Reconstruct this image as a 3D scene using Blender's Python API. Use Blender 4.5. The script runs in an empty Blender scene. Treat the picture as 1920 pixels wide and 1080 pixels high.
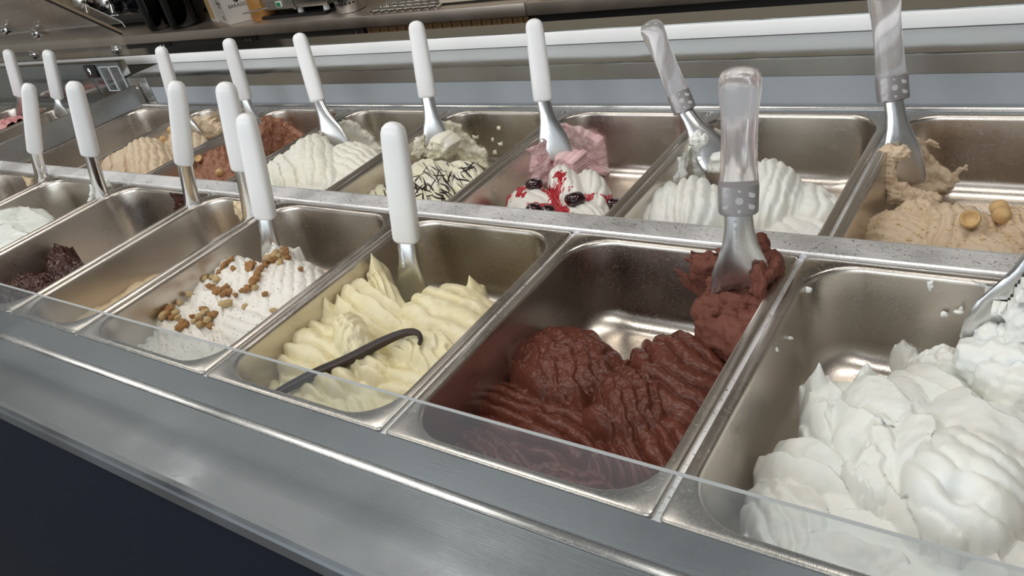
import bpy, bmesh, math, random
import numpy as np
from mathutils import Vector, Matrix

# ------------------------------------------------------------------ camera
SC = bpy.context.scene
COL = SC.collection
CAM_R = np.array([[0.8209469168943562, -0.13181541021155166, 0.5555815487148683],
                  [0.5294088657592612, 0.5402700994642817, -0.6540905690195723],
                  [-0.21394488191387945, 0.8311034335482049, 0.5133173192550985]])
CAM_C = np.array([0.45034252, -0.66292381, 0.42388838])
FPX = 1479.0655
cam_data = bpy.data.cameras.new('camera')
cam_data.sensor_fit = 'HORIZONTAL'
cam_data.sensor_width = 36.0
cam_data.lens = 36.0 * FPX / 1920.0
cam_data.clip_start = 0.01
cam = bpy.data.objects.new('camera', cam_data)
m4 = np.eye(4); m4[:3, :3] = CAM_R; m4[:3, 3] = CAM_C
cam.matrix_world = Matrix(m4.tolist())
COL.objects.link(cam)
SC.camera = cam

# ------------------------------------------------------------------ world, light, exposure
SC.view_settings.view_transform = 'Standard'
SC.view_settings.look = 'None'
SC.view_settings.gamma = 1.0
SC.view_settings.use_curve_mapping = False
SC.view_settings.exposure = -0.06
SC.cycles.use_denoising = True
SC.cycles.max_bounces = 8
SC.cycles.adaptive_threshold = 0.02
world = bpy.data.worlds.new('overcast_daylight')
SC.world = world
world.use_nodes = True
bg = world.node_tree.nodes['Background']
bg.inputs['Color'].default_value = (0.88, 0.94, 1.0, 1)
bg.inputs['Strength'].default_value = 0.85


def area_light(name, loc, target, sx, sy, power, col=(1, 1, 1)):
    d = bpy.data.lights.new(name, 'AREA')
    d.shape = 'RECTANGLE'; d.size = sx; d.size_y = sy; d.energy = power; d.color = col
    o = bpy.data.objects.new(name, d)
    o.location = loc
    o.rotation_euler = (Vector(target) - Vector(loc)).to_track_quat('-Z', 'Y').to_euler()
    COL.objects.link(o)
    return o


# daylight coming in through the shop front behind the customers
area_light('shop_window_daylight', (-0.6, -3.6, 1.0), (-0.3, 0.0, -0.1), 4.2, 1.7, 62, (0.93, 0.97, 1.0))
# two rows of ceiling panels, over the customers and over the counter
for ly, pw in ((-0.95, 10), (0.35, 8)):
    for lx in (-2.6, -1.0, 0.6):
        area_light('ceiling_panel_light', (lx, ly, 1.75), (lx, ly, 0), 1.0, 0.35, pw, (1.0, 0.96, 0.9))


# ------------------------------------------------------------------ geometry helpers
def ray(px, py):
    return CAM_R @ np.array([(px - 960) / FPX, -(py - 540) / FPX, -1.0])


def atz(px, py, z):
    d = ray(px, py); return CAM_C + d * ((z - CAM_C[2]) / d[2])


def aty(px, py, y):
    d = ray(px, py); return CAM_C + d * ((y - CAM_C[1]) / d[1])


def atx(px, py, x):
    d = ray(px, py); return CAM_C + d * ((x - CAM_C[0]) / d[0])


def mesh_obj(name, verts, faces, mat, parent=None, smooth=True, angle=35):
    me = bpy.data.meshes.new(name)
    me.from_pydata([tuple(map(float, v)) for v in verts], [], faces)
    me.validate()
    if smooth:
        me.shade_smooth()
        me.set_sharp_from_angle(angle=math.radians(angle))
    if mat: me.materials.append(mat)
    o = bpy.data.objects.new(name, me)
    COL.objects.link(o)
    if parent: o.parent = parent
    return o


def bm_obj(name, bm, mat, parent=None, smooth=True, angle=35):
    bmesh.ops.recalc_face_normals(bm, faces=bm.faces)
    me = bpy.data.meshes.new(name)
    bm.to_mesh(me); bm.free()
    if smooth:
        me.shade_smooth()
        me.set_sharp_from_angle(angle=math.radians(angle))
    if mat: me.materials.append(mat)
    o = bpy.data.objects.new(name, me)
    COL.objects.link(o)
    if parent: o.parent = parent
    return o


def box(bm, lo, hi, bevel=0.0, seg=2, M=None):
    t = bmesh.new()
    bmesh.ops.create_cube(t, size=1.0)
    lo = Vector(lo); hi = Vector(hi)
    for v in t.verts:
        v.co = Vector(((v.co.x + .5) * (hi.x - lo.x) + lo.x, (v.co.y + .5) * (hi.y - lo.y) + lo.y, (v.co.z + .5) * (hi.z - lo.z) + lo.z))
    if bevel > 0:
        bmesh.ops.bevel(t, geom=t.edges[:], offset=bevel, segments=seg, affect='EDGES', profile=.5)
    if M is not None: bmesh.ops.transform(t, matrix=M, verts=t.verts)
    me = bpy.data.meshes.new('t'); t.to_mesh(me); t.free()
    bm.from_mesh(me); bpy.data.meshes.remove(me)


def loft(bm, rings, cap0=True, cap1=True, closed=True):
    vr = [[bm.verts.new(tuple(map(float, p))) for p in r] for r in rings]
    n = len(vr[0])
    for a, b in zip(vr, vr[1:]):
        for i in range(n if closed else n - 1):
            j = (i + 1) % n
            bm.faces.new((a[i], a[j], b[j], b[i]))
    if cap0: bm.faces.new(vr[0][::-1])
    if cap1: bm.faces.new(vr[-1])
    return vr


def frames(pts):
    pts = [Vector(p) for p in pts]
    out = []
    up = None
    for i, p in enumerate(pts):
        d = (pts[min(i + 1, len(pts) - 1)] - pts[max(i - 1, 0)]).normalized()
        if up is None:
            up = Vector((0, 0, 1)) if abs(d.z) < .9 else Vector((1, 0, 0))
        a = (up - d * up.dot(d)).normalized(); b = d.cross(a)
        up = a
        out.append((p, a, b))
    return out


def tube(bm, pts, r, n=10, cap=True):
    rs = r if hasattr(r, '__len__') else [r] * len(pts)
    rings = []
    for (p, a, b), rr in zip(frames(pts), rs):
        rings.append([p + a * (rr * math.cos(t)) + b * (rr * math.sin(t)) for t in [2 * math.pi * k / n for k in range(n)]])
    loft(bm, rings, cap, cap)


def lathe(bm, prof, n=24, M=None, ang=2 * math.pi):
    """prof: list of (radius, z)"""
    rings = []
    for r, z in prof:
        rings.append([Vector((max(r, 1e-5) * math.cos(t), max(r, 1e-5) * math.sin(t), z)) for t in [ang * k / n for k in range(n)]])
    if M is not None: rings = [[M @ p for p in r] for r in rings]
    loft(bm, rings)


def empty(name, loc):
    o = bpy.data.objects.new(name, None)
    o.empty_display_size = .05
    o.location = tuple(map(float, loc))
    COL.objects.link(o)
    return o


def part_of(o, parent):
    """parent while keeping the mesh where it was built (world space)"""
    o.parent = parent
    o.matrix_parent_inverse = Matrix.Translation(parent.location).inverted()
    return o


def tag(o, label, cat, group=None, kind=None):
    o['label'] = label
    if cat: o['category'] = cat
    if group: o['group'] = group
    if kind: o['kind'] = kind
    return o


def structure(o):
    o['kind'] = 'structure'
    return o


# value noise
_rng = np.random.RandomState(7)
_LAT = _rng.rand(64, 64)


def vnoise(x, y):
    xi = np.floor(x).astype(int); yi = np.floor(y).astype(int)
    fx = x - xi; fy = y - yi
    fx = fx * fx * fx * (fx * (fx * 6 - 15) + 10); fy = fy * fy * fy * (fy * (fy * 6 - 15) + 10)
    a = _LAT[xi % 64, yi % 64]; b = _LAT[(xi + 1) % 64, yi % 64]; c = _LAT[xi % 64, (yi + 1) % 64]; d = _LAT[(xi + 1) % 64, (yi + 1) % 64]
    return (a * (1 - fx) + b * fx) * (1 - fy) + (c * (1 - fx) + d * fx) * fy - .5


def fbm(x, y, o=3):
    s = 0; a = 1.0
    for k in range(o):
        s = s + a * vnoise(x * 2 ** k + 17.3 * k, y * 2 ** k - 9.1 * k); a *= .5
    return s


# ------------------------------------------------------------------ materials
def new_mat(name):
    m = bpy.data.materials.new(name); m.use_nodes = True
    return m, m.node_tree.nodes, m.node_tree.links, m.node_tree.nodes['Principled BSDF']


def plain(name, col, rough=.5, metal=0.0, spec=.5, coat=0.0):
    m, N, L, p = new_mat(name)
    p.inputs['Base Color'].default_value = (*col, 1)
    p.inputs['Roughness'].default_value = rough
    p.inputs['Metallic'].default_value = metal
    p.inputs['Specular IOR Level'].default_value = spec
    if coat: p.inputs['Coat Weight'].default_value = coat
    return m


def steel(name, col=(.60, .585, .56), rough=.24, stretch=(1, 60, 60), brush=.10, smudge=.12, scratch=0.0, sscale=1.0):
    """brushed stainless: stretched grain, cloudy smudges, optional fine scratches"""
    m, N, L, p = new_mat(name)
    p.inputs['Metallic'].default_value = 1
    tc = N.new('ShaderNodeTexCoord')
    mp = N.new('ShaderNodeMapping'); mp.inputs['Scale'].default_value = stretch
    L.new(tc.outputs['Object'], mp.inputs['Vector'])
    gr = N.new('ShaderNodeTexNoise'); gr.inputs['Scale'].default_value = 22 * sscale; gr.inputs['Detail'].default_value = 3
    L.new(mp.outputs['Vector'], gr.inputs['Vector'])
    sm = N.new('ShaderNodeTexNoise'); sm.inputs['Scale'].default_value = 9; sm.inputs['Detail'].default_value = 4
    L.new(tc.outputs['Object'], sm.inputs['Vector'])
    r = N.new('ShaderNodeMapRange'); r.inputs['From Min'].default_value = .3; r.inputs['From Max'].default_value = .7
    r.inputs['To Min'].default_value = rough - smudge * .5; r.inputs['To Max'].default_value = rough + smudge * .7
    L.new(sm.outputs['Fac'], r.inputs['Value'])
    mx = N.new('ShaderNodeMixRGB'); mx.inputs['Color1'].default_value = (*[c * .9 for c in col], 1); mx.inputs['Color2'].default_value = (*[min(1, c * 1.08) for c in col], 1)
    L.new(sm.outputs['Fac'], mx.inputs['Fac']); L.new(mx.outputs['Color'], p.inputs['Base Color'])
    b = N.new('ShaderNodeBump'); b.inputs['Strength'].default_value = brush; b.inputs['Distance'].default_value = .0006
    L.new(gr.outputs['Fac'], b.inputs['Height'])
    last = b
    if scratch:
        vo = N.new('ShaderNodeTexNoise'); vo.inputs['Scale'].default_value = 46; vo.inputs['Detail'].default_value = 1; vo.inputs['Distortion'].default_value = 3.5
        m2 = N.new('ShaderNodeMapping'); m2.inputs['Scale'].default_value = (1.0, 1.6, 1.6); m2.inputs['Rotation'].default_value = (.3, .2, .7)
        L.new(tc.outputs['Object'], m2.inputs['Vector']); L.new(m2.outputs['Vector'], vo.inputs['Vector'])
        s = N.new('ShaderNodeMath'); s.operation = 'SUBTRACT'; s.inputs[1].default_value = .5
        a = N.new('ShaderNodeMath'); a.operation = 'ABSOLUTE'
        lt = N.new('ShaderNodeMath'); lt.operation = 'LESS_THAN'; lt.inputs[1].default_value = .012
        L.new(vo.outputs['Fac'], s.inputs[0]); L.new(s.outputs[0], a.inputs[0]); L.new(a.outputs[0], lt.inputs[0])
        ad = N.new('ShaderNodeMath'); ad.operation = 'MULTIPLY_ADD'; ad.inputs[1].default_value = scratch
        L.new(lt.outputs[0], ad.inputs[0]); L.new(r.outputs[0], ad.inputs[2])
        L.new(ad.outputs[0], p.inputs['Roughness'])
    else:
        L.new(r.outputs[0], p.inputs['Roughness'])
    L.new(last.outputs[0], p.inputs['Normal'])
    return m


def gelato_mat(name, col, col2=None, rough=.5, sss=.25, bump=.25, scale=260, spec=.4, var=22, speck=None, speck_amt=.0, speck_scale=220):
    m, N, L, p = new_mat(name)
    tc = N.new('ShaderNodeTexCoord')
    n1 = N.new('ShaderNodeTexNoise'); n1.inputs['Scale'].default_value = var; n1.inputs['Detail'].default_value = 3
    L.new(tc.outputs['Object'], n1.inputs['Vector'])
    mx = N.new('ShaderNodeMixRGB'); mx.inputs['Color1'].default_value = (*col, 1); mx.inputs['Color2'].default_value = (*(col2 or col), 1)
    cr = N.new('ShaderNodeMapRange'); cr.inputs['From Min'].default_value = .35; cr.inputs['From Max'].default_value = .65
    L.new(n1.outputs['Fac'], cr.inputs['Value']); L.new(cr.outputs[0], mx.inputs['Fac'])
    out = mx.outputs['Color']
    if speck:
        v = N.new('ShaderNodeTexVoronoi'); v.inputs['Scale'].default_value = speck_scale
        L.new(tc.outputs['Object'], v.inputs['Vector'])
        lt = N.new('ShaderNodeMath'); lt.operation = 'LESS_THAN'; lt.inputs[1].default_value = .22
        L.new(v.outputs['Distance'], lt.inputs[0])
        sx = N.new('ShaderNodeSeparateColor'); L.new(v.outputs['Color'], sx.inputs[0])
        l2 = N.new('ShaderNodeMath'); l2.operation = 'LESS_THAN'; l2.inputs[1].default_value = speck_amt
        L.new(sx.outputs[0], l2.inputs[0])
        mu = N.new('ShaderNodeMath'); mu.operation = 'MULTIPLY'; L.new(lt.outputs[0], mu.inputs[0]); L.new(l2.outputs[0], mu.inputs[1])
        m2 = N.new('ShaderNodeMixRGB'); m2.inputs['Color2'].default_value = (*speck, 1)
        L.new(mu.outputs[0], m2.inputs['Fac']); L.new(out, m2.inputs['Color1']); out = m2.outputs['Color']
    L.new(out, p.inputs['Base Color'])
    p.inputs['Roughness'].default_value = rough
    p.inputs['Specular IOR Level'].default_value = spec
    p.inputs['Subsurface Weight'].default_value = sss
    p.inputs['Subsurface Radius'].default_value = (1.0, .7, .5)
    p.inputs['Subsurface Scale'].default_value = .004
    nb = N.new('ShaderNodeTexNoise'); nb.inputs['Scale'].default_value = scale; nb.inputs['Detail'].default_value = 4
    L.new(tc.outputs['Object'], nb.inputs['Vector'])
    b = N.new('ShaderNodeBump'); b.inputs['Strength'].default_value = bump; b.inputs['Distance'].default_value = .0012
    L.new(nb.outputs['Fac'], b.inputs['Height']); L.new(b.outputs[0], p.inputs['Normal'])
    return m


def clear_glass(name, tint=(1, 1, 1), ior=1.45, haze=.0, haze_col=(.75, .78, .8), rough=.02, dirt_scale=4):
    """thin pane: Fresnel mix of see-through and mirror, with a film of dust"""
    m = bpy.data.materials.new(name); m.use_nodes = True
    N = m.node_tree.nodes; L = m.node_tree.links
    N.remove(N['Principled BSDF'])
    t = N.new('ShaderNodeBsdfTransparent'); t.inputs['Color'].default_value = (*tint, 1)
    g = N.new('ShaderNodeBsdfGlossy'); g.inputs['Roughness'].default_value = rough
    lw = N.new('ShaderNodeLayerWeight'); lw.inputs['Blend'].default_value = .5
    pw = N.new('ShaderNodeMath'); pw.operation = 'POWER'; pw.inputs[1].default_value = 5.0
    L.new(lw.outputs['Facing'], pw.inputs[0])
    f0 = ((ior - 1) / (ior + 1)) ** 2
    fr = N.new('ShaderNodeMath'); fr.operation = 'MULTIPLY_ADD'; fr.inputs[1].default_value = 1 - f0; fr.inputs[2].default_value = f0
    L.new(pw.outputs[0], fr.inputs[0])
    mx = N.new('ShaderNodeMixShader')
    L.new(fr.outputs[0], mx.inputs[0]); L.new(t.outputs[0], mx.inputs[1]); L.new(g.outputs[0], mx.inputs[2])
    last = mx
    if haze > 0:
        d = N.new('ShaderNodeBsdfDiffuse'); d.inputs['Color'].default_value = (*haze_col, 1)
        tc = N.new('ShaderNodeTexCoord'); n = N.new('ShaderNodeTexNoise'); n.inputs['Scale'].default_value = dirt_scale; n.inputs['Detail'].default_value = 5
        L.new(tc.outputs['Object'], n.inputs['Vector'])
        r = N.new('ShaderNodeMapRange'); r.inputs['From Min'].default_value = .3; r.inputs['From Max'].default_value = .75
        r.inputs['To Min'].default_value = haze * .5; r.inputs['To Max'].default_value = haze * 1.5
        L.new(n.outputs['Fac'], r.inputs['Value'])
        m2 = N.new('ShaderNodeMixShader')
        L.new(r.outputs[0], m2.inputs[0]); L.new(mx.outputs[0], m2.inputs[1]); L.new(d.outputs[0], m2.inputs[2])
        last = m2
    L.new(last.outputs[0], N['Material Output'].inputs['Surface'])
    return m


M_PAN = steel('pan_steel', (.61, .56, .505), .28, (60, 2, 60), .16, .14, .12)
M_CASE = steel('case_steel', (.58, .575, .56), .22, (1, 60, 60), .10, .10, .06)
M_LEDGE = steel('ledge_steel', (.22, .238, .252), .38, (1.5, 40, 40), .10, .18, .05)
M_BAR = steel('divider_aluminium', (.93, .95, .99), .50, (2, 30, 30), .35, .25, -.25)
M_SHELF = steel('shelf_mirror', (.42, .44, .445), .12, (1, 30, 30), .04, .05)
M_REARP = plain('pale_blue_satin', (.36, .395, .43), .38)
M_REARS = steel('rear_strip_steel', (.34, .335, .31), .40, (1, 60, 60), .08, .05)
M_BLADE = steel('spatula_steel', (.66, .66, .66), .22, (30, 30, 2), .10, .10)
M_TANG = steel('tang_steel', (.30, .29, .29), .3, (30, 30, 2), .1, .1)
M_COUNTER = steel('counter_steel', (.68, .61, .55), .42, (1, 50, 50), .10, .06)
M_CHROME = plain('chrome', (.75, .75, .75), .08, 1.0)
M_WHITEPL = plain('white_handle_plastic', (.86, .87, .88), .32)
M_WHITEBAR = plain('white_shelf_edge', (.97, .97, .96), .25)
M_NAVY = plain('navy_laminate', (.005, .008, .016), .6, spec=.12)
M_BLACK = plain('black_plastic', (.012, .012, .014), .3)
M_DARKGAP = plain('dark_well', (.03, .03, .03), .6)
M_PANE = clear_glass('front_pane_glass', (.96, .98, .985), 1.5, .05, (.62, .66, .70), .03, 3)
M_PANE_EDGE = plain('glass_cut_edge', (.42, .45, .46), .35)
M_HOOD = clear_glass('hood_acrylic', (.93, .92, .90), 1.5, .15, (.66, .60, .52), .03, 5)
M_CLEARPL = None


def clear_plastic():
    m, N, L, p = new_mat('clear_handle_plastic')
    p.inputs['Base Color'].default_value = (.93, .90, .91, 1)
    p.inputs['Transmission Weight'].default_value = .82
    p.inputs['Roughness'].default_value = .14
    p.inputs['IOR'].default_value = 1.38
    return m


M_CLEARPL = clear_plastic()

# ------------------------------------------------------------------ the room
ZF = -1.10      # shop floor


def quad_slab(name, lo, hi, mat):
    bm = bmesh.new(); box(bm, lo, hi)
    return structure(bm_obj(name, bm, mat, smooth=False))


M_WALL = plain('cream_paint', (.52, .44, .33), .7)
M_WALLS = plain('side_paint', (.56, .54, .50), .8)
M_CEIL = plain('ceiling_paint', (.34, .34, .34), .9)
M_FLOOR = plain('floor_tile', (.22, .21, .20), .5)
quad_slab('floor', (-5, -4.5, ZF - .05), (4, 2.7, ZF), M_FLOOR)
quad_slab('ceiling', (-5, -4.5, 1.85), (4, 2.7, 1.9), M_CEIL)
quad_slab('wall_back', (-5, 2.6, ZF), (4, 2.7, 1.85), M_WALL)
quad_slab('wall_left', (-5.1, -4.5, ZF), (-5, 2.7, 1.85), M_WALLS)
quad_slab('wall_right', (4, -4.5, ZF), (4.1, 2.7, 1.85), M_WALLS)

# ------------------------------------------------------------------ display case (main)
XL, XR = -1.535, 0.80
BZ = -0.027          # rim level of the rear row
case = empty('display_case', (-.35, 0, ZF))
tag(case, 'long stainless steel gelato display case with low front glass and navy front', 'display case')


def cpart(name, bm, mat, parent=None, smooth=True, angle=35):
    o = bm_obj(name, bm, mat, None, smooth, angle)
    return part_of(o, parent or case)


def prism_x(bm, prof, x0, x1):
    """profile in (y,z), extruded along x"""
    loft(bm, [[(x0, y, z) for y, z in prof], [(x1, y, z) for y, z in prof]])


LXL = -2.9   # the front ledge and the rear shelf run on past the end of this case
# front ledge: flat shelf with a rolled nose
bm = bmesh.new()
prism_x(bm, [(-.349, 0), (-.385, 0), (-.462, 0), (-.4665, -.001), (-.4695, -.0032), (-.471, -.006), (-.4715, -.009), (-.4715, -.019), (-.4705, -.021), (-.349, -.021)], LXL, XR)
cpart('front_ledge', bm, M_LEDGE, angle=12)
bm = bmesh.new(); box(bm, (LXL, -.4655, ZF + .1), (XR, -.44, -.0212), .002)
cpart('front_panel', bm, M_NAVY)
bm = bmesh.new(); box(bm, (LXL, -.43, ZF), (XR, .62, ZF + .1))
cpart('plinth', bm, M_BLACK)
# front glass
bm = bmesh.new(); box(bm, (LXL, -.3862, .0005), (XR, -.3838, .0955))
pane = cpart('front_glass', bm, M_PANE, smooth=False)
bm = bmesh.new(); box(bm, (LXL, -.3862, .0955), (XR, -.3838, .0958))
part_of(bm_obj('glass_edge', bm, M_PANE_EDGE, smooth=False), case)
bm = bmesh.new(); box(bm, (LXL, -.3895, -.0015), (XR, -.3805, .0018), .0006)
cpart('glass_channel', bm, M_CASE)
# well under the pans
bm = bmesh.new(); box(bm, (LXL, -.352, -.20), (XR, .43, -.185))
cpart('cold_well', bm, M_DARKGAP, smooth=False)
bm = bmesh.new(); box(bm, (LXL, -.354, -.19), (XR, -.350, -.0212))
cpart('well_front_wall', bm, M_DARKGAP, smooth=False)
# divider between the two rows
bm = bmesh.new()
prism_x(bm, [(.0005, -.03), (.0005, .0015), (.002, .003), (.029, .0045), (.033, .0035), (.0345, .001), (.0345, -.032)], -2.9, XR)
cpart('divider_rail', bm, M_BAR, angle=14)
# blank cover plates beyond the last pans
for lo, hi in (((.5095, -.3485, -.006), (XR, -.0005, -.001)), ((LXL, -.3485, -.006), (-1.4475, -.0005, -.001)), ((.5135, .037, BZ - .006), (XR, .414, BZ - .001))):
    bm = bmesh.new(); box(bm, lo, hi, .001, 1)
    cpart('cover_plate', bm, M_CASE)
# supports between the pans of the front row
FX = [(-1.445), (-1.192), (-.932), (-.682), (-.512), (-.2525), 0.0, .2535, .507]
for x in FX:
    bm = bmesh.new(); box(bm, (x - .004, -.349, -.012), (x + .004, 0.0, -.0035), .0008, 1)
    cpart('support_bar', bm, M_BAR)
BX = [-1.532, -1.268, -1.006, -.755, -.5, -.2515, .0018, .257, .511]
for x in BX[1:]:
    bm = bmesh.new(); box(bm, (x - .003, .035, BZ - .014), (x + .003, .418, BZ - .0045), .0008, 1)
    cpart('support_bar', bm, M_BAR)
# rear rail behind the rear row: two steps
bm = bmesh.new()
prism_x(bm, [(.4145, -.06), (.4145, -.030), (.416, -.0285), (.422, -.0285), (.4235, -.031), (.4265, -.031), (.428, -.0275), (.4295, -.026), (.437, -.026), (.439, -.0285), (.4455, -.0295), (.4455, -.06)], -1.60, XR)
cpart('rear_rail', bm, M_CASE, angle=25)
# rear inner wall: pale lower sheet, darker upper strip
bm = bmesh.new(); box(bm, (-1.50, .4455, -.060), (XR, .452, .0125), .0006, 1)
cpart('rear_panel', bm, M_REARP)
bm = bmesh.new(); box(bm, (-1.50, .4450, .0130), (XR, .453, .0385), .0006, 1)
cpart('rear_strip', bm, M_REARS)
bm = bmesh.new(); box(bm, (-1.60, .4445, -.035), (-1.502, .453, .0385), .001)
cpart('corner_panel', bm, M_CASE)
# reflective shelf sheet and white fronted slab behind it
bm = bmesh.new(); box(bm, (-1.585, .4445, .0388), (XR, .5435, .0412), .0008, 1)
cpart('shelf_sheet', bm, M_SHELF)
bm = bmesh.new(); box(bm, (-3.2, .544, .0415), (XR, .606, .0645), .0012)
slab = cpart('shelf_slab', bm, M_WHITEBAR)
bm = bmesh.new(); box(bm, (-3.2, .546, .0646), (XR, .608, .0665), .0005, 1)
cpart('slab_glass_top', bm, M_SHELF)
bm = bmesh.new(); box(bm, (-3.2, .55, ZF + .1), (XR, .60, .041))
cpart('staff_side_panel', bm, M_COUNTER)
# end partition in bent steel
bm = bmesh.new()
prof = [(-1.536, -.19), (-1.536, -.031), (-1.541, -.029), (-1.5485, .022), (-1.5505, .0235), (-1.5535, .0235), (-1.5545, .02), (-1.5545, -.19)]
loft(bm, [[(x, .0345, z) for x, z in prof], [(x, .440, z) for x, z in prof]])
cpart('end_partition', bm, M_CASE, angle=25)
bm = bmesh.new(); lathe(bm, [(.0, 0), (.0055, 0), (.0055, .002), (.003, .0035), (0, .0035)], 14, Matrix.Translation((-1.55, .4398, .012)) @ Matrix.Rotation(math.pi / 2, 4, 'X'))
cpart('rivet', bm, M_CHROME)


# ------------------------------------------------------------------ pans
def rr_loop(x0, x1, y0, y1, r, z, n=9):
    pts = []
    for cx, cy, a0 in ((x1 - r, y1 - r, 0), (x0 + r, y1 - r, 90), (x0 + r, y0 + r, 180), (x1 - r, y0 + r, 270)):
        for k in range(n + 1):
            a = math.radians(a0 + 90 * k / n)
            pts.append((cx + r * math.cos(a), cy + r * math.sin(a), z))
    return pts


PAN_DEPTH = .105


def pan(x0, x1, y0, y1, z, label):
    bm = bmesh.new()
    rings = []

    def ring(i, r, dz): rings.append(rr_loop(x0 + i, x1 - i, y0 + i, y1 - i, r, z + dz))
    ring(.0003, .006, -.0075); ring(0, .006, -.003); ring(.0008, .006, -.0008); ring(.0025, .006, 0)
    ring(.0085, .046, 0); ring(.0100, .046, -.0006); ring(.0112, .046, -.0025); ring(.0118, .046, -.006)
    ring(.0135, .045, -.03); ring(.0155, .044, -.06); ring(.0175, .043, -.078)
    for k in range(1, 8):
        a = math.pi / 2 * k / 8
        ring(.0175 + .027 * (1 - math.cos(a)), .043 + .004 * (1 - math.cos(a)), -.078 - (PAN_DEPTH - .078) * math.sin(a))
    ring(.046, .045, -PAN_DEPTH)
    vr = loft(bm, rings, False, True)
    cx, cy = (x0 + x1) / 2, (y0 + y1) / 2
    for v in bm.verts: v.co -= Vector((cx, cy, z))
    me = bpy.data.meshes.new('gelato_pan')
    # normals must face the inside of the tub
    for f in bm.faces: f.normal_flip()
    bm.normal_update()
    bm.to_mesh(me); bm.free()
    me.shade_smooth(); me.set_sharp_from_angle(angle=math.radians(50))
    me.materials.append(M_PAN)
    o = bpy.data.objects.new('gelato_pan', me); COL.objects.link(o)
    o.location = (cx, cy, z)
    tag(o, label, 'pan', 'stainless steel gelato pans')
    return o


G = .0022
FY0, FY1 = -.3485, -.0005
BY0, BY1 = .037, .414
front_labels = ['far left steel pan of the front row, cut off by the picture edge',
                'steel pan holding the smooth white gelato at the left edge',
                'nearly empty steel pan with dark glossy chocolate at its front',
                'narrow steel pan with a thin beige layer, between dark chocolate and walnut',
                'steel pan holding the white gelato strewn with walnuts',
                'steel pan holding the yellow gelato with the vanilla pod',
                'steel pan holding the large heap of brown chocolate gelato',
                'front right steel pan holding the big white gelato folds']
for a, b, l in zip(FX, FX[1:], front_labels):
    pan(a + G, b - G, FY0, FY1, 0.0, l)
back_labels = ['empty steel pan at the left end of the rear row',
               'rear steel pan holding beige hazelnut gelato with whole hazelnuts',
               'rear steel pan holding light brown chocolate hazelnut gelato',
               'rear steel pan holding plain creamy white gelato, left of the drizzled one',
               'rear steel pan holding white gelato drizzled with chocolate lines',
               'rear steel pan holding pink and white cherry gelato',
               'rear steel pan holding pure white gelato in thick petals',
               'rear right steel pan holding tan praline gelato with nut crumbs']
for a, b, l in zip(BX, BX[1:], back_labels):
    pan(a + G, b - G, BY0, BY1, BZ, l)


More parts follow.
